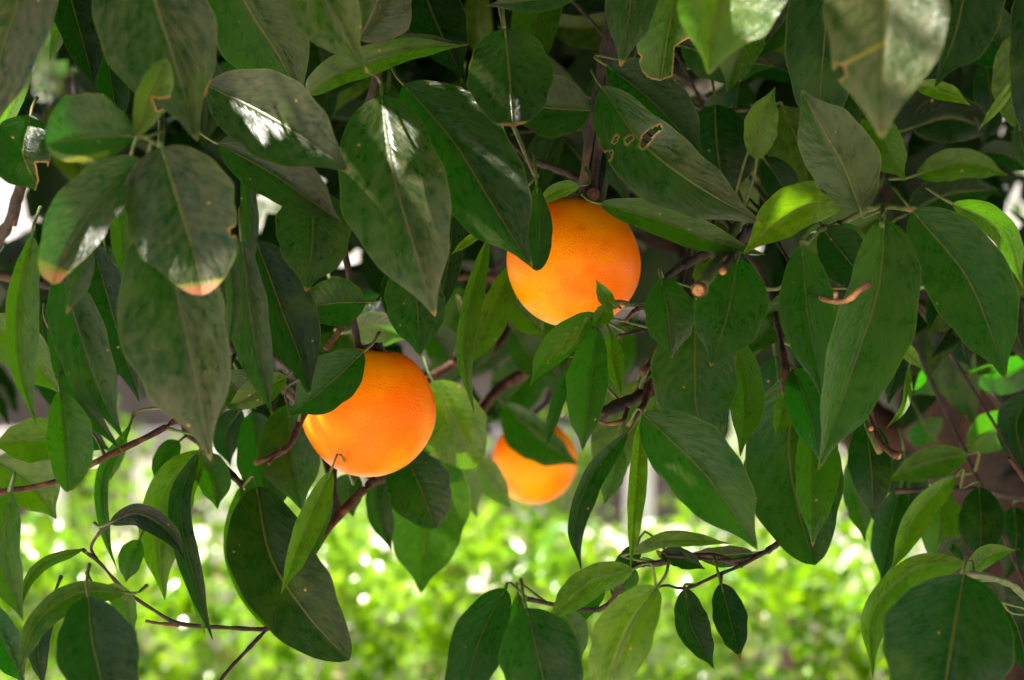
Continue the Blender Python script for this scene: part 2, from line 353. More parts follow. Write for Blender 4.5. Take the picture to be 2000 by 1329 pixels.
for x_, y_, r_, t_, l_ in ((400, 7.6, .3, 1.15, "small dark green shrub between the hedge and the balustrade, left of centre"), (930, 7.8, .34, 1.1, "shrub behind the hedge directly below the blurred orange"), (1690, 7.2, .4, 1.2, "shrub behind the hedge near the right trunk"), (230, 8.0, .22, 1.25, "narrow upright shrub in front of the balustrade, far left"), (570, 7.4, .26, 1.2, "rounded shrub behind the hedge, left of the lower orange twig"), (1090, 8.2, .2, 1.22, "narrow shrub in front of the balustrade, right of the blurred orange"), (1420, 7.9, .3, 1.15, "shrub behind the hedge beneath the broad wavy leaf")):
    shrub(P(x_, 0, y_).x, y_, r_, t_, 600, l_)
M_TWIG_O = bark_material('dry_twig_bark', (.12, .045, .018), (.28, .12, .05), (.36, .19, .09), 260, .6, .8)
# ------------------------------------------------------------------ the orange tree
TB = Vector((.60, 2.45, 0))
tree = empty("orange_tree", TB); tag(tree, "orange tree with glossy dark green leaves and reddish brown trunk, filling the picture", "tree")
def tree_part(name, V, F, mat, base):
    base = Vector(base); o = mesh_obj(name, [Vector(v) - base for v in V], F, mat, None); o.parent = tree; o.location = base - TB; return o

# woody skeleton: (name, points in picture px + distance, r0, r1 in m, material)
def w(pts): return [P(*p) for p in pts]
LIMBS = [
    ("trunk", [TB, Vector((.58, 2.45, .45)), P(1960, 1150, 2.42), P(1925, 900, 2.4)], .085, .07, M_TRUNK),
    ("limb", w([(1930, 960, 2.4), (1880, 860, 2.38), (1790, 640, 2.3), (1700, 380, 2.2), (1640, 60, 2.1), (1500, -500, 1.9), (1350, -1000, 1.8)]), .058, .022, M_TRUNK),
    ("limb", w([(1950, 930, 2.4), (1990, 830, 2.42), (2120, 500, 2.4), (2250, 0, 2.3), (2300, -700, 2.2)]), .055, .02, M_TRUNK),
    ("limb", w([(1900, 900, 2.4), (1800, 880, 2.4), (1640, 800, 2.4), (1400, 560, 2.3), (1210, 420, 2.2), (1105, 270, 2.1), (1040, 80, 2.05), (1000, -200, 1.95), (900, -700, 1.8)]), .034, .018, M_TRUNK),
    ("limb", w([(1640, 60, 2.1), (1300, -250, 2.0), (900, -420, 1.7), (500, -480, 1.45), (150, -380, 1.3)]), .024, .008, M_TRUNK),
    ("limb", w([(1240, 440, 2.2), (1130, 650, 1.95), (1040, 720, 1.75), (985, 752, 1.68), (940, 800, 1.62), (900, 870, 1.55), (760, 930, 1.45), (715, 952, 1.38), (640, 1035, 1.34), (600, 1100, 1.32), (545, 1205, 1.27)]), .0075, .0022, M_TWIG_R),
    ("limb", w([(1105, 270, 2.1), (1000, 630, 1.75), (880, 715, 1.6), (800, 760, 1.5)]), .0065, .003, M_TWIG_R),
    ("limb", w([(1430, 145, 1.75), (1370, 165, 1.7), (1300, 195, 1.65), (1240, 240, 1.6)]), .008, .005, M_GREYB),
    ("limb", w([(1700, 380, 2.2), (1560, 330, 1.7), (1500, 420, 1.45), (1440, 470, 1.26)]), .008, .004, M_TWIG_B),
    ("limb", w([(1790, 640, 2.3), (1720, 560, 1.75), (1640, 440, 1.28)]), .006, .003, M_TWIG_B),
]
TW = [
    # twigs in front, traced
    ([(1230, -260, 1.45), (1192, 20, 1.3), (1177, 120, 1.29), (1155, 250, 1.28), (1140, 345, 1.285), (1139, 384, 1.295)], .0036, .0026, M_TWIG_B),
    ([(1192, 20, 1.3), (1190, 180, 1.31), (1168, 300, 1.31), (1158, 372, 1.3)], .003, .0028, M_TWIG_B),
    ([(1030, 312, 1.36), (1080, 328, 1.33), (1130, 350, 1.31), (1160, 378, 1.29)], .002, .0025, M_TWIG_B),
    ([(760, 60, 1.3), (700, 280, 1.32), (668, 440, 1.32), (684, 545, 1.31), (690, 620, 1.305), (702, 688, 1.305)], .003, .0022, M_TWIG_B),
    ([(690, 560, 1.31), (665, 640, 1.3), (637, 682, 1.29)], .0022, .0018, M_TWIG_R),
    ([(610, 780, 1.29), (590, 815, 1.26), (565, 870, 1.22), (535, 890, 1.2), (500, 904, 1.18)], .0026, .0016, M_TWIG_R),
    ([(535, 890, 1.2), (525, 906, 1.19)], .0016, .001, M_TWIG_R),
    ([(1010, 545, 1.55), (930, 540, 1.5), (870, 545, 1.45)], .003, .002, M_TWIG_R),
    ([(1440, 470, 1.26), (1350, 700, 1.28), (1270, 760, 1.24), (1215, 790, 1.2), (1165, 812, 1.17)], .004, .0035, M_TWIG_B),
    ([(1180, 808, 1.17), (1160, 815, 1.165), (1185, 828, 1.16), (1215, 822, 1.165), (1225, 800, 1.18)], .0012, .0012, M_TWIG_R),
    ([(1270, 745, 1.23), (1258, 790, 1.2), (1245, 805, 1.18), (1228, 830, 1.16)], .0022, .0014, M_TWIG_R),
    ([(1300, 640, 1.22), (1283, 690, 1.2), (1255, 728, 1.18)], .0024, .002, M_TWIG_R),
    ([(1330, 640, 1.24), (1262, 645, 1.2), (1205, 658, 1.17)], .0012, .0008, M_TWIG_B),
    ([(1320, 610, 1.24), (1255, 600, 1.2), (1205, 590, 1.17), (1190, 600, 1.165)], .0018, .0012, M_TWIG_G),
    ([(1255, 600, 1.2), (1235, 610, 1.18), (1222, 628, 1.17)], .0013, .001, M_TWIG_R),
    ([(1440, 470, 1.26), (1350, 510, 1.25), (1295, 545, 1.2)], .0032, .0018, M_TWIG_B),
    ([(1450, 420, 1.3), (1415, 490, 1.2), (1390, 530, 1.14), (1366, 565, 1.105)], .0040, .0038, M_TWIG_G),
    ([(1450, 450, 1.28), (1430, 500, 1.17), (1412, 528, 1.12)], .0028, .002, M_TWIG_B),
    ([(1440, 470, 1.42), (1500, 560, 1.4), (1520, 640, 1.32), (1531, 695, 1.2)], .0018, .002, M_TWIG_B),
    ([(1531, 690, 1.2), (1535, 730, 1.18), (1540, 766, 1.17)], .0024, .0034, M_TWIG_R),
    ([(1570, 560, 1.17), (1612, 586, 1.12), (1652, 588, 1.07), (1675, 570, 1.06), (1694, 559, 1.05)], .0012, .0014, M_TWIG_O),
    ([(1634, 588, 1.095), (1632, 572, 1.09)], .0011, .0010, M_TWIG_O),
    ([(1640, 440, 1.28), (1690, 412, 1.22), (1725, 403, 1.18), (1785, 410, 1.16)], .002, .0018, M_TWIG_G),
    ([(1725, 403, 1.18), (1722, 440, 1.12)], .0016, .0014, M_TWIG_G),
    ([(1640, 440, 1.28), (1600, 450, 1.2), (1575, 475, 1.16)], .0018, .0014, M_TWIG_G),
    ([(1640, 440, 1.28), (1680, 640, 1.24), (1690, 800, 1.19), (1700, 848, 1.17), (1718, 884, 1.16)], .0022, .0016, M_TWIG_G),
    ([(1690, 780, 1.2), (1712, 850, 1.18), (1735, 880, 1.165), (1752, 890, 1.16)], .0022, .002, M_TWIG_R),
    ([(545, 1205, 1.27), (525, 1228, 1.26), (440, 1226, 1.25), (350, 1218, 1.24), (300, 1192, 1.24), (240, 1150, 1.23), (195, 1100, 1.22), (160, 1074, 1.21)], .0014, .0009, M_TWIG_B),
    ([(190, 1094, 1.22), (178, 1070, 1.22), (195, 1040, 1.21), (220, 1020, 1.2)], .001, .0009, M_TWIG_B),
    ([(525, 1226, 1.26), (490, 1262, 1.25), (430, 1330, 1.22), (400, 1400, 1.2)], .0012, .001, M_TWIG_B),
    ([(350, 1221, 1.24), (310, 1218, 1.24), (284, 1213, 1.24)], .0012, .0008, M_TWIG_R),
    ([(430, 760, 1.3), (320, 836, 1.22), (200, 896, 1.18), (120, 938, 1.17), (0, 962, 1.16), (-60, 960, 1.16)], .0022, .0014, M_TWIG_R),
    ([(360, 840, 1.35), (430, 905, 1.33), (475, 950, 1.32)], .0022, .002, M_TWIG_B),
    ([(1560, 1040, 1.4), (1500, 1076, 1.27), (1440, 1108, 1.24), (1395, 1126, 1.22), (1340, 1150, 1.21), (1300, 1143, 1.2), (1282, 1150, 1.19)], .0018, .0008, M_TWIG_B),
    ([(1410, 1120, 1.22), (1408, 1140, 1.21)], .0008, .0008, M_TWIG_B),
    ([(1450, 1105, 1.25), (1380, 1085, 1.26), (1290, 1100, 1.25), (1232, 1112, 1.2), (1190, 1180, 1.22), (1140, 1192, 1.2), (1030, 1170, 1.12)], .0018, .0012, M_TWIG_B),
    ([(-60, 560, 1.4), (10, 450, 1.34), (28, 405, 1.32), (44, 355, 1.31), (80, 260, 1.3)], .0042, .003, M_TWIG_B),
    ([(28, 440, 1.33), (40, 390, 1.32)], .0018, .0015, M_TWIG_R),
    ([(2040, 1215, 1.3), (1985, 1150, 1.2), (1930, 1128, 1.15), (1880, 1122, 1.1)], .002, .0018, M_TWIG_G),
    ([(2060, 985, 1.5), (1960, 968, 1.42), (1880, 955, 1.38), (1750, 960, 1.4)], .0024, .0018, M_TWIG_B),
    ([(1640, 960, 1.5), (1600, 1000, 1.45), (1500, 1076, 1.27)], .0026, .002, M_TWIG_B),
    ([(2010, 950, 1.35), (1970, 895, 1.34)], .0014, .0012, M_TWIG_R),
    ([(1305, 180, 1.45), (1370, 212, 1.42), (1440, 216, 1.4), (1510, 208, 1.38)], .0018, .0014, M_TWIG_B),
    ([(1260, 60, 1.3), (1262, 90, 1.27), (1240, 200, 1.28)], .0012, .0008, M_TWIG_B),
    ([(975, -60, 1.2), (976, 10, 1.17), (985, 55, 1.15)], .0013, .0011, M_TWIG_G),
    ([(1000, 240, 1.28), (1030, 310, 1.27), (1048, 345, 1.26)], .0013, .0014, M_TWIG_G),
    ([(300, 150, 1.2), (315, 240, 1.08), (312, 285, 1.0)], .002, .0016, M_TWIG_G),
    ([(312, 285, 1.0), (285, 270, 1.0), (263, 267, .99)], .0013, .001, M_TWIG_G),
    ([(1460, 560, 1.24), (1530, 560, 1.22), (1560, 490, 1.17)], .0014, .0012, M_TWIG_G),
    ([(1490, 1080, 1.26), (1430, 1095, 1.24), (1300, 1085, 1.24)], .0014, .001, M_TWIG_B),
    ([(1250, 770, 1.23), (1257, 740, 1.22), (1268, 700, 1.22)], .0016, .0016, M_TWIG_G),
]
LIMB_PTS = []
for nm, pts, r0, r1, mat in LIMBS:
    n = 10 * (len(pts) - 1) + 1
    q = catmull([tuple(p) for p in pts], n); V, F = tube_data(q, np.linspace(r0, r1, n) * (1 + .06 * rng.normal(size=n)), 12 if r0 > .02 else 8, .16)
    tree_part(nm, V, F, mat, pts[0]); LIMB_PTS += [Vector(p) for p in q]
TWIG_PTS = []; TW_ARR = []
for pts, r0, r1, mat in TW:
    q = [P(*p) for p in pts]; n = 6 * (len(pts) - 1) + 1
    qq = catmull([tuple(p) for p in q], n); rad = np.linspace(r0, r1, n) * (1 + .12 * rng.normal(size=n)); rad[-1] = r1 * 1.15
    V, F = tube_data(qq, rad, 8, .14); tree_part("twig", V, F, mat, q[0]); TWIG_PTS += [Vector(p) for p in qq]
    TW_ARR.append(np.array(qq))
LP_A = np.array([tuple(q) for q in LIMB_PTS])
for ti, (pts, r0, r1, mat) in enumerate(TW):       # thin feeder branches back to the nearest limb
    s = P(*pts[0]); sv = np.array(s)
    if np.linalg.norm(LP_A - sv, axis=1).min() < .02: continue
    if any(tj != ti and np.linalg.norm(arr - sv, axis=1).min() < .008 for tj, arr in enumerate(TW_ARR)): continue
    e = Vector(LP_A[np.argmin(np.linalg.norm(LP_A - sv, axis=1) + np.maximum(0, s.y + .05 - LP_A[:, 1]) * 2)])
    m1 = s + (s - P(*pts[1])).normalized() * .02 + Vector((0, .06, .02)); m2 = (m1 + e) / 2 + Vector((0, .05, .03))
    qq = catmull([tuple(s), tuple(m1), tuple(m2), tuple(e)], 16); V, F = tube_data(qq, np.linspace(r0 * .7, r0 * 1., 16), 7, .12); tree_part("branch", V, F, M_TWIG_B, e); TWIG_PTS += [Vector(q) for q in qq]

def cut_end(x, y, d, r, ax, fm=None):
    """pale cut face with a ragged bark collar"""
    c = P(x, y, d); ax = Vector(ax).normalized(); V, F = tube_data([c - ax * .004, c - ax * .001, c + ax * .0012], [r * .95, r * 1.35, r * 1.25], 10, .25)
    tree_part("bark_collar", V, F, M_TWIG_R, c); V, F = tube_data([c, c + ax * .002], [r, r * .92], 12, .06); tree_part("cut_face", V, F, fm or M_CUT, c)
cut_end(1365, 566, 1.102, .0031, (-.25, -.9, -.3)); cut_end(1412, 529, 1.118, .0019, (-.2, -.9, -.3)); cut_end(1160, 379, 1.285, .0028, (.1, -1, -.1), M_TWIG_R)
cut_end(1541, 768, 1.168, .0026, (.1, -.6, -.8), M_TWIG_R); cut_end(1752, 890, 1.158, .0017, (.8, -.4, -.3)); cut_end(1694, 558, 1.048, .0013, (.6, -.6, .4), M_TWIG_R); cut_end(1700, 838, 1.165, .0014, (.1, -1, .2))

# ------------------------------------------------------------------ leaves
def in_poly(x, y, poly):
    c = False; n = len(poly)
    for i in range(n):
        x1, y1 = poly[i]; x2, y2 = poly[(i + 1) % n]
        if (y1 > y) != (y2 > y) and x < (x2 - x1) * (y - y1) / (y2 - y1) + x1: c = not c
    return c
def poly_dist(x, y, poly):
    best = 1e9; n = len(poly)
    for i in range(n):
        x1, y1 = poly[i]; x2, y2 = poly[(i + 1) % n]; dx, dy = x2 - x1, y2 - y1; L = dx * dx + dy * dy + 1e-9
        t = max(0, min(1, ((x - x1) * dx + (y - y1) * dy) / L)); best = min(best, math.hypot(x - x1 - t * dx, y - y1 - t * dy))
    return best
LEAVES = []
def leaf(pts, a, b, d0, d1, pk=.42, q=.74, dust=.5, yel=0., dk=.2, und=0., burn=0., crk=.5, bow=None, tilt=0., bites=(), scars=(), pet=None, fold=None, wave=None, label=None, nt_=None):
    """pts: midrib in picture px from stalk to tip; a/b: visible half widths on its clockwise / other side; d0/d1: distances"""
    N = nt_ or (110 if bites else 44); Mh = 22 if bites else 5
    if bow is None: bow = random.uniform(-.016, .004) * min(1.3, math.dist(pts[0], pts[-1]) / 300)
    mid = catmull(pts, N + 1); tg = np.gradient(mid, axis=0); tg /= np.linalg.norm(tg, axis=1)[:, None] + 1e-9
    nx, ny = -tg[:, 1], tg[:, 0]
    p = math.log(.5) / math.log(pk)
    real = max(a, b) * 1.04
    sa = min(1.1, math.sqrt(max(0, real * real - a * a)) / a); sb = min(1.1, math.sqrt(max(0, real * real - b * b)) / b)
    f0 = random.uniform(.10, .38) if fold is None else fold
    wv = random.uniform(.03, .10) if wave is None else wave
    ph = [random.uniform(0, 6.28) for _ in range(4)]; fq = [random.uniform(5, 9) for _ in range(2)]; twist = random.uniform(-.12, .12); tip0 = random.uniform(.66, .76); tipk = random.uniform(.38, .6)
    V = []; UV = []; BU = []; PXL = []; ymid = (mid[0, 1] + mid[-1, 1]) / 2
    wid = lambda s: a if s < 0 else b
    for i in range(N + 1):
        t = i / N
        wp = max(0., math.sin(math.pi * t ** p)) ** q if 0 < t < 1 else 0.
        if q > .7:
            tt = max(0., min(1., (t - tip0) / (.95 - tip0))); wp *= 1 - tipk * tt * tt * (3 - 2 * tt)
            if t > .9: wp = max(wp, .055 * (1 - ((t - .9) / .1) ** 3))
        wp = max(wp, .015)
        dd = d0 + (d1 - d0) * t + bow * 4 * t * (1 - t)
        for j in range(-Mh, Mh + 1):
            s = j / Mh; av = abs(s); k = 0 if s < 0 else 1
            W_ = wid(s) * wp * (1 + .035 * math.sin(fq[k] * 2.1 * t + ph[k]) * av + .018 * math.sin(31 * t + ph[k + 2]) * av)
            x = mid[i, 0] - nx[i] * W_ * s * (-1 if False else 1) * 1.0; y = mid[i, 1] - ny[i] * W_ * s
            # s<0 -> clockwise side (a)
            wm = W_ * K * dd
            sl_ = (sa if s < 0 else sb) + f0 + twist * s * 2
            off = -sl_ * wm * av + .35 * f0 * wm * av * av
            off += wv * wid(s) * K * dd * av ** 1.5 * math.sin(fq[k] * t + ph[k]) * (1 if 0 < t < 1 else 0)
            vein = math.sin(2 * math.pi * (8.5 * (t - .2 * av) + .35 * math.sin(7 * t + ph[k]))) * (.6 + .4 * math.sin(5.3 * t + ph[k + 2]))
            off += crk * .00014 * vein * math.sin(math.pi * min(1, av * 1.05)) * min(1, wp * 1.3)
            off += .0006 * math.exp(-(s / .06) ** 2)
            V.append(P(x, y, dd + off + tilt * (y - ymid) * K * dd)); UV.append((t, s * .5 + .5)); PXL.append((x, y))
            bu = .3 if (t > .965 and q > .7 and dk < .5) else 0.
            if burn > 0 and t > 1 - burn * 1.3: bu = max(bu, min(1., (t - (1 - burn)) / max(burn, .01) * 1.3 + .12))
            for bt in bites:
                dq = poly_dist(x, y, bt); bu = max(bu, 1 - dq / 4.5)
            for (x1, y1, x2, y2, wd) in scars:
                bu = max(bu, .56 * (1 - poly_dist(x, y, [(x1, y1), (x2, y2)]) / wd))
            BU.append(max(0, bu))
    C = 2 * Mh + 1; F = []
    for i in range(N):
        for j in range(C - 1):
            A = i * C + j; fc = (A, A + 1, A + C + 1, A + C)
            if bites:
                cx = sum(PXL[z][0] for z in fc) / 4; cy = sum(PXL[z][1] for z in fc) / 4
                if any(in_poly(cx, cy, bt) for bt in bites): continue
            F.append(fc)
    base = V[Mh]
    me = bpy.data.meshes.new("leaf"); me.from_pydata([tuple(v - base) for v in V], [], F); me.update()
    me.polygons.foreach_set("use_smooth", [True] * len(me.polygons))
    uvl = me.uv_layers.new(name="UVMap"); li = np.zeros(len(me.loops), np.int32); me.loops.foreach_get("vertex_index", li); uvl.data.foreach_set("uv", np.array(UV, np.float32)[li].ravel())
    at = me.attributes.new("burn", 'FLOAT', 'POINT'); at.data.foreach_set("value", np.array(BU, np.float32))
    me.materials.append(M_LEAF); o = bpy.data.objects.new("leaf", me); COL.objects.link(o); o.parent = tree; o.location = base - TB
    o["dust"] = float(dust); o["yellowing"] = float(yel); o["darkness"] = float(dk); o["underside"] = float(und)
    if label: o["label"] = label
    # stalk
    dirv = (V[C * 2 + Mh] - base).normalized()
    e = None
    if pet: e = P(*pet)
    else:
        c = [pp for pp in TWIG_PTS if (pp - base).length < .05 and (pp - base).dot(dirv) < .25 * (pp - base).length]
        if c: e = min(c, key=lambda pp: (pp - base).length)
    if e is None or (e - base).length < .002: e = base - dirv * random.uniform(.010, .018) + Vector((0, .008, .003))
    L = (e - base).length
    qq = catmull([tuple(Vector((0, 0, 0)) + dirv * .006), (0, 0, 0), tuple(-dirv * min(.012, L * .4)), tuple(e - base)], 9)
    PV, PF = tube_data(qq, np.array([.0005, .0008, .0008, .0008, .0008, .0008, .0009, .0010, .0012]), 6, .08)
    po = mesh_obj("petiole", PV, PF, M_PET, None); po.parent = o
    LEAVES.append((pts, a, b)); return o
LF = leaf
# --- top left
LF([(75, -160), (35, 0), (-5, 130), (-30, 290)], 75, 78, 1.03, 1.0, dust=.95, dk=.0, yel=.1)
LF([(62, 105), (24, 205), (-20, 300)], 18, 18, 1.12, 1.14, yel=.5, dust=.1, dk=0, tilt=0.8)
LF([(125, 5), (114, 60), (96, 122)], 13, 17, 1.3, 1.28, yel=.35, dust=0, dk=0, tilt=0.8)
LF([(115, -80), (150, 40), (185, 170)], 42, 60, 1.22, 1.18, dk=.9, dust=.1)
LF([(200, 40), (215, 150), (235, 260)], 30, 38, 1.24, 1.2, dk=.8, dust=.1)
LF([(262, -190), (300, -10), (338, 110), (386, 276)], 128, 100, 1.04, 1.0, pk=.45, dust=.85, dk=.0, bites=[[(410, 160), (425, 163), (418, 192), (402, 184)]], crk=.3, bow=-.01)
LF([(266, 268), (290, 190), (324, 114)], 40, 26, .99, .97, pk=.55, q=.6, dust=.45, yel=.45, dk=0, bites=[[(296, 190), (312, 194), (326, 192), (345, 186), (360, 205), (330, 212), (318, 214), (306, 216), (302, 204)]], label="small pale green leaf with a bitten edge")
LF([(263, 266), (175, 268), (90, 284)], 88, 50, .99, .95, pk=.55, q=.5, dust=.75, dk=0.35, scars=[(105, 322, 210, 300, 12)], crk=.1)
LF([(278, 312), (190, 398), (118, 510), (104, 556)], 72, 48, 1.0, .97, pk=.5, q=.55, dust=.85, dk=.0, burn=.13, label="dusty leaf with a dried pink tip")
LF([(170, 470), (155, 545), (130, 614)], 26, 24, 1.02, 1.0, dust=.8, dk=.05, burn=.12)
LF([(315, 288), (350, 400), (382, 505), (395, 577)], 110, 108, .99, .96, pk=.42, q=.55, dust=.75, dk=.0, burn=.1, bites=[[(448, 448), (470, 436), (480, 452), (462, 462), (452, 460)]], crk=.25, label="broad dusty leaf with a dried pink tip and a small hole")
LF([(318, 425), (345, 560), (375, 700), (412, 900)], 128, 82, 1.03, 1.0, pk=.42, dust=.8, dk=.0, burn=.025, crk=.5)
LF([(404, 166), (530, 232), (622, 292), (682, 336)], 78, 86, 1.1, 1.035, dust=.65, dk=.15, burn=.02, bow=-.005)
LF([(425, 280), (530, 338), (602, 388), (670, 438)], 48, 62, 1.14, 1.11, dust=.7, dk=.25)
LF([(425, -90), (500, 40), (545, 110), (594, 205)], 92, 82, 1.22, 1.2, dust=.15, yel=.15, dk=0.35, tilt=0.4)
LF([(585, -160), (628, -20), (672, 70), (717, 139)], 76, 62, 1.06, 1.04, dust=.7, yel=.25, dk=0, burn=.02)
LF([(700, 78), (724, 32), (765, -70)], 76, 34, 1.12, 1.1, dust=.75, dk=.1)
LF([(600, 182), (650, 148), (715, 125), (800, 100), (916, 88)], 26, 36, 1.24, 1.2, pk=.3, dust=.15, yel=.5, dk=.0, und=.4)
LF([(690, 110), (780, 85), (916, 86)], 10, 18, 1.235, 1.195, dust=.2, dk=.6)
LF([(745, 186), (766, 330), (803, 465), (850, 618)], 112, 98, 1.1, 1.06, pk=.4, dust=.65, dk=.05, yel=.05, burn=.015, crk=.45, pet=(716, 138, 1.06), label="long dusty leaf hanging at centre with pale midrib")
LF([(788, 165), (882, 272), (962, 400), (1040, 523)], 92, 98, 1.18, 1.11, pk=.42, dust=.45, dk=0.3, crk=.8, bow=-.012)
LF([(1048, 360), (1054, 440), (1048, 530)], 26, 26, 1.2, 1.18, pk=.6, q=.5, dust=.2, dk=.4, burn=.02)
LF([(986, 56), (995, 150), (1002, 248)], 82, 86, 1.15, 1.12, pk=.48, q=.5, dust=.4, dk=.35, burn=.05)
LF([(1152, 216), (1065, 210), (985, 196)], 64, 58, 1.3, 1.33, dust=.15, dk=.5, und=.3)
LF([(1165, -40), (1060, -5), (950, 12)], 30, 28, 1.08, 1.06, dust=.5, dk=.4)
LF([(815, -60), (850, 40), (905, 155)], 55, 60, 1.34, 1.3, dust=.1, dk=.9)
LF([(1246, -150), (1232, 0), (1222, 70), (1212, 132)], 52, 56, 1.15, 1.12, dust=.6, dk=.15, burn=.06)
LF([(1335, -80), (1306, 60), (1290, 165)], 62, 58, 1.2, 1.19, pk=.6, q=.45, dust=.3, yel=.4, dk=0, bites=[[(1230, 92), (1252, 110), (1244, 132), (1262, 148), (1240, 170)], [(1318, 92), (1345, 74), (1380, 100), (1330, 170), (1314, 150)], [(1260, 152), (1290, 158), (1318, 148), (1320, 180), (1250, 180)]], label="torn ragged leaf with dried brown edges")
LF([(1432, -190), (1408, 0), (1394, 70), (1384, 146)], 92, 125, .98, .95, pk=.45, dust=.3, yel=.6, dk=0, crk=.1)
LF([(1628, -140), (1612, 60), (1602, 190), (1600, 300)], 78, 74, 1.2, 1.18, dust=.25, dk=.5, crk=.7)
LF([(1738, -190), (1732, 0), (1722, 150), (1722, 272)], 120, 120, .92, .89, pk=.45, dust=1., yel=.25, dk=0, bites=[[(1634, 124), (1648, 130), (1652, 146), (1640, 158), (1626, 150)]], scars=[(1645, 128, 1728, 84, 9), (1655, 190, 1668, 200, 8)], crk=.1, fold=.08, label="large milky blurred leaf with a brown scar, nearest the lens")
LF([(1905, -150), (1870, 50), (1826, 170)], 40, 85, 1.1, 1.07, dust=.3, dk=.6)
LF([(2035, -90), (2035, 100), (2022, 335)], 66, 60, 1.1, 1.08, dust=.2, dk=.7)
LF([(1785, 168), (1850, 184), (1895, 206)], 15, 22, 1.28, 1.25, yel=.7, dust=0, dk=0, tilt=0.8)
LF([(1988, 150), (1952, 200), (1910, 256)], 9, 11, 1.28, 1.26, yel=.7, dust=0, dk=0, tilt=0.8)
LF([(1682, 414), (1650, 330), (1612, 262), (1565, 176)], 74, 66, 1.17, 1.13, pk=.42, dust=.4, dk=.0, yel=.1, crk=3.0, label="deeply veined leaf pointing up to the left")
LF([(1645, 402), (1580, 400), (1515, 438), (1453, 495)], 50, 40, 1.2, 1.16, pk=.4, yel=1., dust=0, dk=0, crk=.2, label="bright yellow green curled leaf", tilt=0.8)
LF([(1478, 312), (1490, 235), (1514, 170)], 32, 34, 1.28, 1.26, yel=.6, dust=.1, dk=0)
LF([(1175, 170), (1250, 275), (1345, 352), (1487, 438)], 80, 62, 1.18, 1.13, pk=.42, dust=.5, dk=.1, crk=.4, bites=[[(1249, 287), (1255, 266), (1268, 254), (1290, 244), (1292, 252), (1276, 266), (1266, 282), (1256, 292)], [(1196, 278), (1204, 264), (1208, 268), (1200, 280)], [(1220, 272), (1232, 264), (1236, 270), (1224, 284)], [(1160, 300), (1196, 296), (1192, 312), (1166, 330)]], label="leaf with torn holes beside its midrib")
LF([(1185, 128), (1275, 200), (1375, 310)], 42, 64, 1.24, 1.22, dust=.25, dk=.6)
LF([(1396, 205), (1402, 300), (1422, 400)], 78, 80, 1.34, 1.33, dust=.1, dk=.75)
LF([(1172, 398), (1290, 432), (1390, 470), (1494, 498)], 30, 36, 1.22, 1.18, dust=.15, yel=.25, dk=.1)
LF([(1132, 362), (1092, 372), (1048, 398)], 16, 16, 1.26, 1.24, yel=.7, dust=.2, dk=0)
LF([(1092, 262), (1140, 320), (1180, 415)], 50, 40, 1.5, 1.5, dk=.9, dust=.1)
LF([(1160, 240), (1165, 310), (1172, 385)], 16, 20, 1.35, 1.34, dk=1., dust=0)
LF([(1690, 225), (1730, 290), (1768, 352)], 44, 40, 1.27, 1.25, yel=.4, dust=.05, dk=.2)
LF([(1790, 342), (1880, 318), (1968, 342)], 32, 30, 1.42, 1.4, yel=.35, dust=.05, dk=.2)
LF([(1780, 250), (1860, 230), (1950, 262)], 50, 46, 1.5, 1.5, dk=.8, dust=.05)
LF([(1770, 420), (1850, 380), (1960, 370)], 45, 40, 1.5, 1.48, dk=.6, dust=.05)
LF([(1490, 310), (1520, 350), (1560, 420)], 34, 36, 1.3, 1.3, dk=.7, dust=.1)
LF([(1330, 90), (1400, 110), (1510, 130)], 50, 44, 1.35, 1.36, dk=.4, dust=.5)
LF([(1490, 30), (1450, 90), (1420, 180)], 40, 38, 1.3, 1.3, yel=.3, dust=.2, dk=.2)
LF([(60, 225), (45, 300), (82, 380)], 62, 56, 1.12, 1.1, dust=.3, dk=.55, bites=[[(70, 318), (92, 318), (100, 392), (64, 392), (76, 352)]])
LF([(1990, 240), (1998, 290), (2030, 350)], 20, 20, 1.3, 1.3, dk=.5)
# --- left middle
LF([(62, 460), (34, 590), (38, 720), (70, 830)], 22, 44, 1.12, 1.08, yel=.45, dust=.3, dk=0)
LF([(-30, 620), (40, 680), (118, 768)], 46, 48, 1.2, 1.2, yel=.5, dust=.1, dk=0)
LF([(115, 520), (162, 670), (202, 780), (242, 860)], 56, 50, 1.12, 1.08, dust=.45, dk=.2, burn=.02, crk=1.)
LF([(95, 640), (150, 775), (240, 884)], 22, 26, 1.14, 1.11, dust=.7, dk=.1, burn=.03)
LF([(180, 470), (222, 620), (272, 784)], 45, 40, 1.22, 1.19, dust=.15, dk=.6)
LF([(205, 480), (225, 600), (250, 700)], 40, 42, 1.25, 1.23, dust=.05, dk=.3)
LF([(150, 480), (170, 580), (190, 690)], 40, 42, 1.26, 1.23, dust=.05, dk=.9)
LF([(117, 764), (126, 850), (132, 962)], 36, 56, 1.12, 1.08, pk=.5, q=.6, dust=.45, yel=.25, dk=.0, crk=2.2, wave=.14)
LF([(230, 400), (240, 470), (240, 540)], 24, 28, 1.12, 1.1, yel=.3, dust=.3, dk=0)
LF([(472, 470), (488, 610), (508, 720), (532, 812)], 44, 36, 1.1, 1.07, dust=.75, dk=.1, burn=.015, crk=.9)
LF([(478, 310), (488, 430), (478, 560), (506, 690)], 20, 18, 1.13, 1.11, dust=.6, dk=.1)
LF([(440, 470), (455, 580), (445, 690)], 14, 16, 1.06, 1.05, dust=.7, dk=0)
LF([(500, 470), (552, 610), (586, 700), (604, 772)], 54, 66, 1.17, 1.13, dust=.4, dk=0.75, burn=.02)
LF([(612, 372), (610, 480), (598, 570)], 74, 76, 1.13, 1.1, pk=.38, dust=.7, dk=.3, burn=.05, label="brownish dusty leaf with an orange tip")
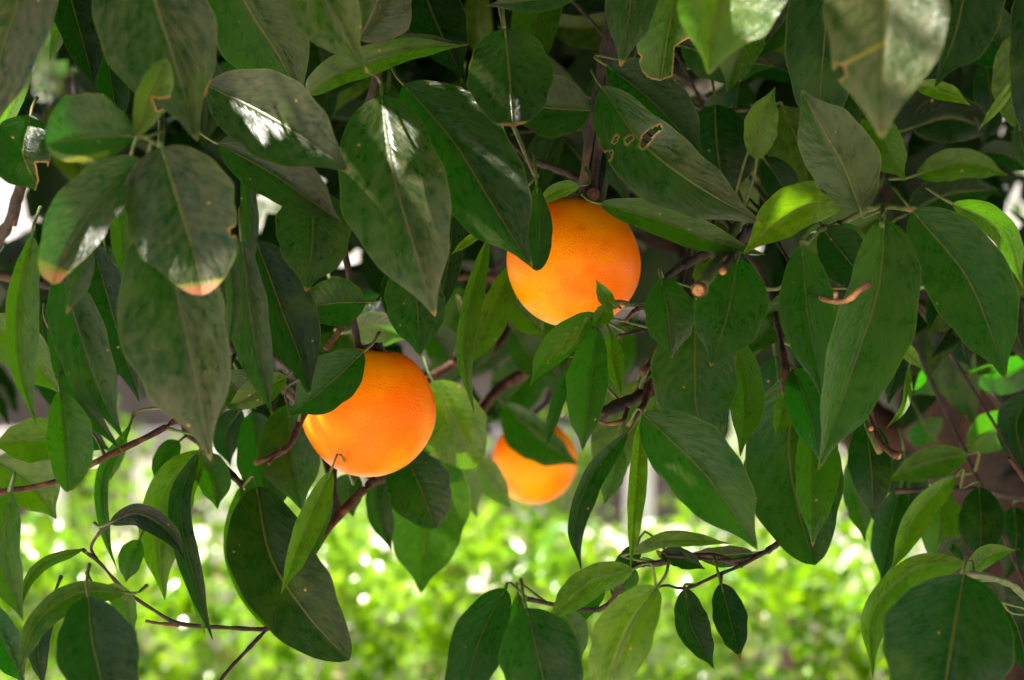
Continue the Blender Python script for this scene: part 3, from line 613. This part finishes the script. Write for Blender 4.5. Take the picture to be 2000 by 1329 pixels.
LF([(714, 590), (655, 592), (580, 602)], 50, 46, 1.22, 1.2, dust=.35, dk=.5, und=.2)
LF([(798, 510), (815, 600), (820, 696)], 62, 56, 1.17, 1.14, dust=.5, dk=.2)
LF([(770, 520), (790, 600), (810, 660)], 40, 40, 1.22, 1.2, dust=.1, dk=.7)
LF([(710, 688), (652, 742), (605, 782), (562, 815)], 54, 48, 1.2, 1.17, pk=.45, dust=.35, dk=0.35, crk=.3, label="leaf lying across the top of the lower orange")
LF([(952, 468), (918, 595), (905, 700), (926, 808)], 16, 24, 1.26, 1.22, yel=.45, dust=.2, dk=.1, und=.3)
LF([(1006, 510), (962, 610), (916, 708)], 26, 36, 1.33, 1.3, pk=.5, q=.6, yel=.5, dust=.2, dk=0, und=.3)
LF([(950, 450), (912, 474), (881, 498)], 10, 8, 1.2, 1.18, yel=.9, dust=0, dk=0)
LF([(885, 385), (878, 500), (848, 645)], 22, 26, 1.22, 1.2, dust=.2, dk=.7)
LF([(1000, 590), (1030, 620), (1062, 655)], 32, 34, 1.36, 1.35, yel=.4, dust=.1, dk=.2, und=.3)
LF([(685, 648), (735, 640), (795, 660)], 40, 32, 1.48, 1.46, yel=.4, dust=0, dk=0, tilt=0.8)
LF([(846, 745), (885, 825), (925, 915)], 70, 62, 1.5, 1.46, pk=.48, q=.55, yel=.75, dust=.05, dk=0, label="sunlit light green leaf right of the lower orange", tilt=0.8)
LF([(885, 870), (908, 945), (932, 1012)], 34, 32, 1.6, 1.56, yel=.6, dust=0, dk=0, tilt=0.8)
LF([(930, 890), (960, 945), (998, 992)], 26, 30, 1.7, 1.68, yel=.5, dust=0, dk=0, tilt=0.8)
LF([(562, 790), (572, 900), (590, 998)], 66, 56, 1.335, 1.31, dust=.2, dk=.1, yel=.15, crk=1.4, burn=.02)
LF([(492, 805), (514, 940), (527, 1036)], 44, 64, 1.36, 1.33, dust=.6, dk=.15)
LF([(648, 920), (608, 1010), (549, 1160)], 24, 28, 1.24, 1.2, pet=(690, 945, 1.36), yel=.6, dust=.1, dk=0, crk=.2)
LF([(640, 930), (625, 1000), (598, 1110)], 18, 22, 1.3, 1.28, yel=.3, dust=.05, dk=.1)
LF([(500, 950), (530, 1090), (600, 1200), (682, 1290)], 86, 84, 1.3, 1.26, pk=.45, q=.6, dust=.1, dk=0.85, yel=.1)
LF([(470, 950), (462, 1080), (520, 1200), (610, 1275)], 26, 40, 1.33, 1.3, dust=.05, yel=.3, dk=.2)
LF([(785, 875), (822, 955), (850, 1032)], 66, 60, 1.4, 1.37, pk=.5, q=.6, dust=.4, dk=.5)
LF([(845, 862), (832, 1000), (822, 1158)], 80, 84, 1.52, 1.48, pk=.42, dust=0, yel=0.25, dk=0, crk=1., label="backlit vivid green leaf below the lower orange", tilt=0.1)
LF([(735, 930), (738, 1000), (765, 1076)], 22, 30, 1.46, 1.44, dust=.7, dk=.2)
LF([(700, 930), (680, 960), (690, 1010)], 30, 30, 1.45, 1.44, dk=.4)
# --- bottom left
LF([(140, 850), (60, 860), (-20, 870)], 42, 44, 1.2, 1.18, yel=.5, dust=.05, dk=.1)
LF([(-10, 900), (60, 950), (110, 1014)], 50, 62, 1.22, 1.2, yel=.6, dust=.05, dk=.1, pet=(-20, 962, 1.16))
LF([(120, 870), (70, 900), (0, 960)], 40, 40, 1.25, 1.24, yel=.5, dk=.2, dust=.05)
LF([(22, 962), (2, 1080), (46, 1214)], 46, 38, 1.12, 1.09, yel=.35, dust=.2, dk=.2)
LF([(-20, 1180), (10, 1260), (50, 1340)], 40, 34, 1.2, 1.18, dk=.3, dust=.1)
LF([(160, 1074), (92, 1096), (54, 1135), (40, 1195)], 10, 14, 1.21, 1.18, yel=.3, dust=.1, dk=.4)
LF([(172, 1165), (180, 1250), (200, 1340), (218, 1430)], 74, 88, 1.05, 1.02, pk=.42, dust=.4, dk=0.75, crk=2.4)
LF([(245, 1158), (150, 1160), (70, 1220), (32, 1325)], 24, 30, 1.12, 1.09, yel=.3, dust=.1, dk=0.65)
LF([(200, 1150), (235, 1170), (262, 1240)], 22, 24, 1.14, 1.14, yel=.35, dust=.05, dk=.2)
LF([(100, 1180), (75, 1260), (85, 1345)], 22, 22, 1.16, 1.15, dk=.8, dust=.1)
LF([(255, 830), (200, 930), (205, 1040), (230, 1118)], 13, 15, 1.27, 1.25, yel=.15, dust=.1, dk=.2)
LF([(245, 850), (225, 900), (215, 940)], 14, 14, 1.3, 1.3, yel=.4, dust=0, dk=0)
LF([(214, 1022), (270, 1004), (330, 1040), (364, 1098)], 26, 22, 1.2, 1.18, dust=.15, dk=.9)
LF([(392, 880), (330, 950), (305, 1060), (322, 1172)], 38, 60, 1.32, 1.3, yel=.5, dust=.05, dk=.1)
LF([(386, 885), (352, 990), (382, 1140), (416, 1252)], 26, 22, 1.22, 1.18, dust=.45, dk=.6, crk=1.2)
LF([(350, 1060), (380, 1140), (400, 1240)], 16, 18, 1.25, 1.23, yel=.45, dust=.05, dk=.1)
LF([(382, 890), (410, 930), (425, 995)], 28, 40, 1.33, 1.32, yel=.2, dust=.05, dk=.2)
LF([(350, 862), (325, 885), (300, 945)], 20, 30, 1.34, 1.33, yel=.1, dust=.05, dk=.5)
LF([(272, 1055), (255, 1090), (246, 1138)], 24, 24, 1.27, 1.26, yel=.2, dust=.05, dk=.3)
LF([(430, 730), (470, 770), (500, 800)], 40, 40, 1.25, 1.24, dust=.5, dk=.3, yel=.2)
LF([(560, 735), (500, 765), (440, 800)], 26, 30, 1.24, 1.24, yel=.4, dust=.4, dk=.1)
# --- bottom middle and right
LF([(988, 1150), (945, 1230), (905, 1350), (890, 1420)], 54, 50, 1.12, 1.08, dust=.4, dk=0.6, crk=2.2)
LF([(1012, 1160), (1008, 1240), (1000, 1345)], 18, 24, 1.14, 1.12, dust=.05, yel=.15, dk=.3)
LF([(1028, 1188), (1046, 1260), (1064, 1345), (1075, 1440)], 76, 86, 1.05, 1.02, dust=.65, dk=0.45, crk=1.6)
LF([(1095, 1190), (1120, 1230), (1135, 1290)], 26, 28, 1.18, 1.18, yel=.15, dust=.05, dk=.2)
LF([(1236, 1112), (1150, 1142), (1064, 1222)], 34, 30, 1.17, 1.13, yel=.6, dust=.1, dk=.05, tilt=0.6)
LF([(1180, 1150), (1140, 1190), (1120, 1235)], 20, 20, 1.22, 1.2, yel=.1, dk=.3, dust=0)
LF([(1284, 1146), (1236, 1215), (1200, 1300), (1170, 1400)], 62, 52, 1.12, 1.08, yel=.8, dust=.1, dk=0, crk=.8, tilt=0.8)
LF([(1338, 1150), (1350, 1222), (1394, 1306)], 30, 36, 1.21, 1.18, dust=.5, dk=0.7)
LF([(1408, 1140), (1424, 1202), (1446, 1290)], 32, 34, 1.21, 1.18, dust=.1, dk=.8, burn=.1, crk=1.2)
LF([(1232, 1082), (1310, 1055), (1430, 1062)], 14, 18, 1.24, 1.22, yel=.5, dust=.1, dk=.1, tilt=0.5)
LF([(1290, 1080), (1330, 1090), (1378, 1112)], 20, 20, 1.25, 1.23, dk=.7, dust=.1)
LF([(1245, 1065), (1225, 1095), (1190, 1110)], 20, 20, 1.27, 1.27, dk=.6, dust=.1)
LF([(1240, 1110), (1215, 1140), (1200, 1165)], 24, 26, 1.26, 1.26, yel=.2, dk=.3, dust=0)
LF([(1470, 1080), (1410, 1085), (1350, 1080)], 18, 24, 1.3, 1.3, dk=.3, dust=.7)
LF([(1254, 812), (1244, 950), (1231, 1116)], 17, 19, 1.2, 1.16, yel=.7, dust=.05, dk=0, crk=.2, label="narrow bright green leaf hanging straight down")
LF([(1225, 845), (1158, 925), (1122, 1030), (1136, 1118)], 17, 28, 1.27, 1.23, dust=.4, dk=.6, crk=1.2)
LF([(1210, 870), (1195, 930), (1180, 985)], 26, 26, 1.36, 1.36, yel=.15, dk=.1, dust=0)
LF([(1256, 808), (1370, 918), (1432, 1000), (1480, 1074)], 72, 76, 1.15, 1.1, pk=.42, dust=.4, yel=.05, dk=.05, wave=.1, burn=.015, crk=1.6, label="broad wavy leaf below the twig fork")
LF([(1358, 596), (1358, 720), (1362, 800), (1395, 880)], 84, 84, 1.19, 1.16, pk=.45, q=.6, dust=.5, yel=.05, dk=.05, crk=2.6)
LF([(1441, 505), (1422, 610), (1388, 716)], 70, 74, 1.16, 1.12, pk=.42, dust=.35, dk=.1, burn=.03, crk=.6)
LF([(1291, 544), (1304, 610), (1312, 700)], 46, 54, 1.18, 1.16, pk=.45, dust=.35, dk=.15, yel=.05)
LF([(1425, 650), (1456, 770), (1446, 892)], 36, 38, 1.24, 1.21, yel=.3, dust=.15, dk=.15)
LF([(1290, 720), (1280, 790), (1300, 830)], 24, 24, 1.24, 1.24, yel=.4, dust=.1, dk=.1)
LF([(1166, 640), (1154, 755), (1138, 882)], 48, 32, 1.18, 1.14, pk=.45, dust=.25, yel=.1, dk=.05, burn=.025, crk=1.2)
LF([(1112, 720), (1086, 800), (1066, 876)], 14, 12, 1.2, 1.17, dust=.5, dk=.1)
LF([(1162, 612), (1106, 662), (1064, 706), (1035, 754)], 32, 28, 1.17, 1.13, dust=.3, yel=.25, dk=0, crk=1.6, scars=[(1146, 622, 1122, 668, 5), (1128, 640, 1106, 684, 6), (1112, 652, 1088, 694, 6), (1096, 668, 1070, 706, 5), (1130, 664, 1098, 690, 8)], label="small leaf with reddish brown veins below the upper orange")
LF([(1208, 600), (1186, 588), (1164, 546)], 16, 14, 1.165, 1.15, yel=.5, dust=0, dk=0)
LF([(1192, 598), (1176, 618), (1160, 636)], 18, 20, 1.16, 1.15, yel=.6, dust=0, dk=0)
LF([(1192, 650), (1198, 710), (1214, 772)], 18, 22, 1.22, 1.2, yel=.55, dust=.05, dk=0)
LF([(985, 790), (1048, 850), (1130, 908)], 52, 30, 1.76, 1.72, dust=.05, yel=.1, dk=.3)
LF([(1727, 428), (1716, 560), (1672, 700), (1598, 918)], 62, 90, 1.13, 1.08, pk=.38, dust=.25, yel=.12, dk=0.1, crk=.6, label="long green leaf slanting down to the left")
LF([(1566, 482), (1578, 610), (1594, 700), (1606, 782)], 54, 54, 1.15, 1.11, dust=.3, yel=.05, dk=.05, burn=.03, crk=.9)
LF([(1782, 412), (1880, 528), (1928, 630), (1964, 742)], 84, 84, 1.16, 1.11, dust=.25, dk=0.25, yel=.05, crk=2.6, label="large ribbed dark green leaf at the right edge")
LF([(1860, 398), (1950, 450), (1998, 562)], 22, 34, 1.26, 1.24, yel=.5, dust=.05, dk=0, tilt=0.8)
LF([(1606, 446), (1660, 512), (1724, 580)], 50, 52, 1.22, 1.2, dust=.15, dk=.6)
LF([(1608, 590), (1638, 640), (1672, 700)], 36, 36, 1.27, 1.27, yel=.35, dust=.05, dk=0)
LF([(1640, 440), (1670, 460), (1700, 500)], 14, 16, 1.24, 1.24, yel=.4, dust=0, dk=.1)
LF([(1735, 640), (1775, 690), (1806, 724)], 16, 15, 1.17, 1.15, yel=1., dust=0, dk=0, tilt=0.8)
LF([(1550, 720), (1582, 810), (1600, 898)], 40, 50, 1.18, 1.15, dust=.2, dk=.15, crk=1.4)
LF([(1570, 720), (1540, 860), (1560, 1000), (1592, 1104)], 90, 100, 1.27, 1.23, pk=.5, q=.6, dust=.2, dk=0.55, yel=.1)
LF([(1592, 815), (1588, 940), (1587, 1068)], 36, 52, 1.22, 1.18, pk=.38, dust=.15, yel=.25, dk=.1, burn=.04, label="narrow leaf with a yellow and red tip")
LF([(1530, 760), (1528, 810), (1514, 856)], 18, 22, 1.2, 1.19, yel=.4, dust=0, dk=.1)
LF([(1690, 820), (1702, 920), (1706, 1016)], 44, 44, 1.36, 1.34, dust=.1, dk=.7)
LF([(1890, 888), (1812, 905), (1732, 940)], 30, 34, 1.4, 1.4, yel=.35, dust=.05, dk=.2)
LF([(1866, 930), (1795, 1000), (1738, 1120)], 22, 30, 1.36, 1.33, yel=.55, dust=.05, dk=.1)
LF([(1842, 960), (1838, 1030), (1826, 1115)], 40, 42, 1.42, 1.4, yel=.35, dust=.05, dk=.1)
LF([(1912, 952), (1916, 1022), (1912, 1105)], 44, 46, 1.37, 1.34, dust=.25, dk=.8)
LF([(1758, 955), (1735, 1050), (1722, 1140)], 36, 40, 1.45, 1.43, dust=.05, dk=.6)
LF([(1660, 900), (1675, 980), (1690, 1060)], 26, 30, 1.45, 1.45, yel=.2, dk=.2, dust=0)
LF([(1884, 1098), (1785, 1112), (1706, 1200), (1704, 1325)], 26, 44, 1.13, 1.1, yel=.5, dust=.05, dk=.1)
LF([(1882, 1122), (1862, 1240), (1846, 1340), (1830, 1440)], 138, 122, 1.07, 1.03, pk=.42, q=.7, dust=.45, dk=0.6, crk=3.0, label="large dark ribbed leaf in the lower right corner")
LF([(1888, 1124), (1930, 1086), (1984, 1074)], 18, 22, 1.26, 1.24, yel=.4, dust=.05, dk=.1)
LF([(1830, 1100), (1860, 1062), (1885, 1105)], 16, 16, 1.16, 1.15, dust=.5, dk=.4)
LF([(1940, 1150), (1985, 1220), (2010, 1320)], 50, 46, 1.3, 1.28, dust=.1, dk=.7)
LF([(1960, 1180), (1920, 1140), (1900, 1170)], 24, 20, 1.28, 1.28, dk=.6)
LF([(1858, 690), (1822, 735), (1780, 772)], 26, 40, 1.6, 1.58, yel=.1, dust=0, dk=0, label="backlit emerald leaf beside the trunk fork", tilt=0.8)
LF([(2030, 700), (1955, 735), (1880, 728)], 30, 38, 1.6, 1.58, yel=.1, dust=0, dk=0, tilt=0.8)
LF([(2000, 830), (1935, 842), (1882, 892)], 36, 42, 1.6, 1.58, yel=.3, dust=0, dk=.1, tilt=0.8)
LF([(1775, 715), (1768, 790), (1730, 838)], 8, 9, 1.2, 1.18, yel=.5, dust=.1, dk=.1)
LF([(1800, 820), (1810, 840), (1830, 862)], 40, 40, 1.7, 1.7, yel=.1, dk=.2, dust=0)
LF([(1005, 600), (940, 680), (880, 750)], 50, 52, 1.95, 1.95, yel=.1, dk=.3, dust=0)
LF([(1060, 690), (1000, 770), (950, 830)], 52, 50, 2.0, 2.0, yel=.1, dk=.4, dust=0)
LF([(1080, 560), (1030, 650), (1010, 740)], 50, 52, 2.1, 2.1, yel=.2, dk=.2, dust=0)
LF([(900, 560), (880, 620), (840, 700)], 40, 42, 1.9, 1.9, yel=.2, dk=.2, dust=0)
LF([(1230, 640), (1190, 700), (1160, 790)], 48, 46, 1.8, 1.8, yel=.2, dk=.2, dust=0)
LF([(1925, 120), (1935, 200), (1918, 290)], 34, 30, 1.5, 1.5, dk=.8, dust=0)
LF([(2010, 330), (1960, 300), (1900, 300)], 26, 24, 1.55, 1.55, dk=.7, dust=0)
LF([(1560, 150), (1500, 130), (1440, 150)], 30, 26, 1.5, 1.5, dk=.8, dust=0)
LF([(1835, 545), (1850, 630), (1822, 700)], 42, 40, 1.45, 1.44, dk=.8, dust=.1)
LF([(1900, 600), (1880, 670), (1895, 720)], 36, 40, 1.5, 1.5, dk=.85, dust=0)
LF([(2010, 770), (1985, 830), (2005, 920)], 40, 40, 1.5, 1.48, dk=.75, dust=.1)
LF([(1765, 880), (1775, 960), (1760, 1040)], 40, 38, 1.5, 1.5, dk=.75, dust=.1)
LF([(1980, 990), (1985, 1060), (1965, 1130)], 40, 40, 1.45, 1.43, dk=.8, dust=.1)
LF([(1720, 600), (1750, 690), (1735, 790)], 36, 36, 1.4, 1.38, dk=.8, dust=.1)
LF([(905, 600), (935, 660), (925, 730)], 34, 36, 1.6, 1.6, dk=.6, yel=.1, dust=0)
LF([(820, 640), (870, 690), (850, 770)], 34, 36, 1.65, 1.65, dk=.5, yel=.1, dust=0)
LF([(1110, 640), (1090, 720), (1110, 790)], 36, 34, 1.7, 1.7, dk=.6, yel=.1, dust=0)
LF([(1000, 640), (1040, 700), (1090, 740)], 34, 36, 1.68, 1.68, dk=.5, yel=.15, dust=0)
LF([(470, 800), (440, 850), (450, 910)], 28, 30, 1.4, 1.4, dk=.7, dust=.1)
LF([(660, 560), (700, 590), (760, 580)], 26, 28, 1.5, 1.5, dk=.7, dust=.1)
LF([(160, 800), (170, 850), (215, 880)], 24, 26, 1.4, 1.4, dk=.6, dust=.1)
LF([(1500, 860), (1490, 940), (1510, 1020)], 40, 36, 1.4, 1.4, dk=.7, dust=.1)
print("traced leaves", len(LEAVES))
# ------------------------------------------------------------------ leaves deeper in the tree and the canopy around the frame
GAPS = [(90, 110, 40), (105, 160, 30), (20, 360, 40), (40, 420, 34), (915, 440, 26), (670, 500, 22), (760, 615, 22), (880, 690, 30), (990, 680, 30), (1310, 480, 18), (1962, 236, 14), (1988, 335, 18),
        (1975, 430, 30), (1895, 175, 16), (1770, 290, 20), (1775, 505, 14), (1735, 800, 16), (1770, 830, 18), (1010, 640, 40), (1240, 610, 22), (230, 790, 45), (340, 850, 60), (30, 790, 20), (1140, 860, 22), (520, 410, 10)]
FLECKS = [P(585, 290, 1.07), P(945, 385, 1.15), P(1030, 330, 1.14), P(838, 262, 1.09), P(862, 505, 1.06), P(20, 210, 1.12), P(112, 65, 1.29), P(890, 830, 1.48), 
          P(1822, 735, 1.6), P(1950, 738, 1.6), P(1910, 745, 1.6), P(1540, 450, 1.18), P(1940, 450, 1.25), P(740, 645, 1.47), P(910, 940, 1.58), P(1240, 930, 1.18), P(720, 870, 1.27), P(690, 900, 1.28)]
def in_frame(v, m=30):
    x, y = PX(v); return v.y > .1 and -m < x < 2000 + m and -m < y < 1329 + m
def sun_clear(v, r):
    for f in FLECKS:
        t = (v - f).dot(sun_v)
        if t > .03 and (v - f - sun_v * t).length < (r + .025 if f.y > 1.4 else r): return False
    return True
nfill = 0; tries = 0
while nfill < 106 and tries < 6000:
    tries += 1
    x, y = random.uniform(-60, 2060), random.uniform(-80, 900); d = random.uniform(1.36, 2.05)
    if y > 640 and not (x > 1600 or x < 120) and random.random() < .8: continue
    if y > 860 and x < 1650: continue
    if 1790 < x and 740 < y: continue
    if any(math.hypot(x - gx, y - gy) < gr + 45 for gx, gy, gr in GAPS): continue
    if math.hypot(x - 1045, y - 900) < 150: continue
    L = random.uniform(.07, .1) / (K * d); an = random.gauss(90, 45); ax, ay = math.cos(R(an)), math.sin(R(an))
    wd = L * random.uniform(.16, .27)
    if any(math.hypot(x + ax * L * f - gx, y + ay * L * f - gy) < gr + wd * .7 for gx, gy, gr in GAPS for f in (-.4, -.2, .2, .4)): continue
    if not sun_clear(P(x, y, d), .055): continue
    bx = L * random.uniform(-.1, .1)
    leaf([(x - ax * L / 2, y - ay * L / 2), (x - ay * bx, y + ax * bx), (x + ax * L / 2, y + ay * L / 2)], wd, wd * random.uniform(.6, 1.1), d + random.uniform(-.02, .02), d + random.uniform(-.03, .03), dust=random.uniform(0, .3), yel=random.choice([0, 0, 0, .2, .4]), dk=random.uniform(.6, 1.), nt_=16); nfill += 1  # high darkness puts the interior's shade into the leaf colour
print("filler", nfill)

n = 80000
cen = np.array([.2, 1.75, 2.75]); u = rand_unit(n) * (rng.random((n, 1)) ** .45) * np.array([2.5, 2.3, 1.6]) + cen  # unseen crown drawn forward over the camera to block skylight
keep = []
for i, v in enumerate(u):
    v = Vector(v)
    if v.y > 3.6: continue
    if v.z < 1.15 or (v.y < 1.15 and v.z < 1.85 + .25 * max(0, 1 - v.y)): continue
    if v.y < 1.0 and v.x < -.45 + .2 * math.sin(9 * v.y): continue  # left front kept bare so sunlit ground there bounces light up
    if in_frame(v, 160):
        x, y = PX(v)
        if v.y < 1.75: continue
        if y > (820 if x < 1650 else 760): continue
        if any(math.hypot(x - gx, y - gy) < gr + 60 for gx, gy, gr in GAPS): continue
    elif v.y > .2 and v.y < 1.7 and v.z < 1.75: continue
    if not sun_clear(v, .05): continue
    keep.append(i)
    if len(keep) == 20000: break
shade = []
while len(shade) < 5500:                                 # unseen crown leaves added in the sun's path to shade the front leaves
    v = P(random.uniform(-150, 2100), random.uniform(-150, 1250), random.uniform(1.0, 1.5)) + sun_v * random.uniform(.25, 1.7)
    if v.z < 1.75 or in_frame(v, 160) or not sun_clear(v, .045): continue
    shade.append(tuple(v))
roof = []
while len(roof) < 11000:                                 # unseen leaves added to the crown top to keep sun off the interior
    v = Vector((random.uniform(-2.4, 2.7), random.uniform(1.0, 3.6), random.uniform(2.35, 3.3)))
    if ((v.x - .2) / 2.5) ** 2 + ((v.y - 2) / 2.2) ** 2 > 1 or in_frame(v, 160) or not sun_clear(v, .045): continue
    roof.append(tuple(v))
back = []
while len(back) < 1300:
    x, y, d = random.uniform(-80, 2080), random.uniform(-60, 800), random.uniform(1.85, 3.3); v = P(x, y, d)
    if y > 640 and random.random() < .55: continue
    if any(math.hypot(x - gx, y - gy) < gr + 36 * 2.2 / d for gx, gy, gr in GAPS) or not sun_clear(v, .05): continue
    back.append(tuple(v))
c = np.vstack([u[keep], np.array(back), np.array(shade), np.array(roof)]); m = len(c); Ls = rng.uniform(.075, .115, m)
print("canopy", m)
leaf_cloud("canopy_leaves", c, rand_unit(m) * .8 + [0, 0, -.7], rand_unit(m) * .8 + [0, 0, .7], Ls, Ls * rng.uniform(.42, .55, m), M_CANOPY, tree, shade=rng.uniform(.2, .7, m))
# twigs inside the canopy
V, F = [], []
for i in range(0, m, 60):
    e = Vector(c[i]); s = min(LIMB_PTS, key=lambda p: (p - e).length)
    if in_frame(e, 0) or in_frame(s, 0): continue
    qq = catmull([tuple(s), tuple((s + e) / 2 + Vector((0, 0, .06))), tuple(e)], 7); v, f = tube_data(qq, np.linspace(.007, .002, 7), 5); o0 = len(V); V += v; F += [tuple(k + o0 for k in ff) for ff in f]
o = tree_part("canopy_twigs", V, F, M_TWIG_B, TB); o["kind"] = "stuff"

# ------------------------------------------------------------------ oranges
def orange(x, y, d, rpx, label, tilt, stem_to, sq=.97):
    c = P(x, y, d); r = rpx * K * d
    root = empty("orange", c); tag(root, label, "orange", "oranges hanging in the tree")
    root.rotation_euler = tilt
    bm = bmesh.new(); bmesh.ops.create_uvsphere(bm, u_segments=64, v_segments=40, radius=r)
    for v in bm.verts:
        p = v.co.copy(); n = p.normalized(); s = 1 + .012 * math.sin(3 * n.x + 2 * n.y + x) + .008 * math.sin(5 * n.z + 4 * n.y + y)
        pole = max(0, n.z); dim = 1 - .10 * math.exp(-((1 - n.z) / .03)) - .03 * math.exp(-((1 + n.z) / .012))
        v.co = Vector((p.x, p.y, p.z * sq)) * s * dim
    for f in bm.faces: f.smooth = True
    me = bpy.data.meshes.new("fruit"); bm.to_mesh(me); bm.free(); me.materials.append(M_PEEL)
    fo = bpy.data.objects.new("fruit", me); COL.objects.link(fo); fo.parent = root
    # calyx: five-lobed green star
    V = [(0, 0, 0)]; F = []
    for k in range(20):
        a = 2 * math.pi * k / 20; rr = r * (.17 if k % 4 in (0,) else .12 if k % 4 in (1, 3) else .085); V.append((rr * math.cos(a), rr * math.sin(a), -.02 * r * (rr / r / .17) ** 2))
    zt = r * sq * .9
    V = [(vx, vy, vz + zt + .012 * r) for vx, vy, vz in V]
    for k in range(20): F.append((0, 1 + k, 1 + (k + 1) % 20))
    co = mesh_obj("calyx", V, F, M_PET, None); co.parent = root
    bpy.context.view_layer.update()
    inv = root.matrix_world.inverted(); e = inv @ P(*stem_to)
    qq = catmull([(0, 0, zt), (0, 0, zt + .12 * r), tuple(e)], 8); V, F = tube_data(qq, np.linspace(.0026, .0022, 8), 8, .1)
    st = mesh_obj("stem", V, F, M_TWIG_B, None); st.parent = root
orange(1122, 514, 1.305, 131, "upper orange hanging at centre from a dark vertical twig", (R(-6), R(7), .4), (1139, 380, 1.295))
orange(719, 803, 1.305, 132, "yellowish lower left orange with a leaf across its top", (R(8), R(-6), 1.9), (702, 686, 1.305))
orange(1044, 902, 1.86, 84, "smallest blurred orange set farther back, half hidden by a leaf", (R(-10), R(10), 3.), (1065, 790, 1.9))
tw_end = P(1065, 790, 1.9); e = min(LIMB_PTS, key=lambda p: (p - tw_end).length)
qq = catmull([tuple(tw_end), tuple((tw_end + e) / 2 + Vector((.01, 0, .02))), tuple(e)], 10); V, F = tube_data(qq, np.linspace(.0024, .004, 10), 7, .1); tree_part("branch", V, F, M_TWIG_B, e)
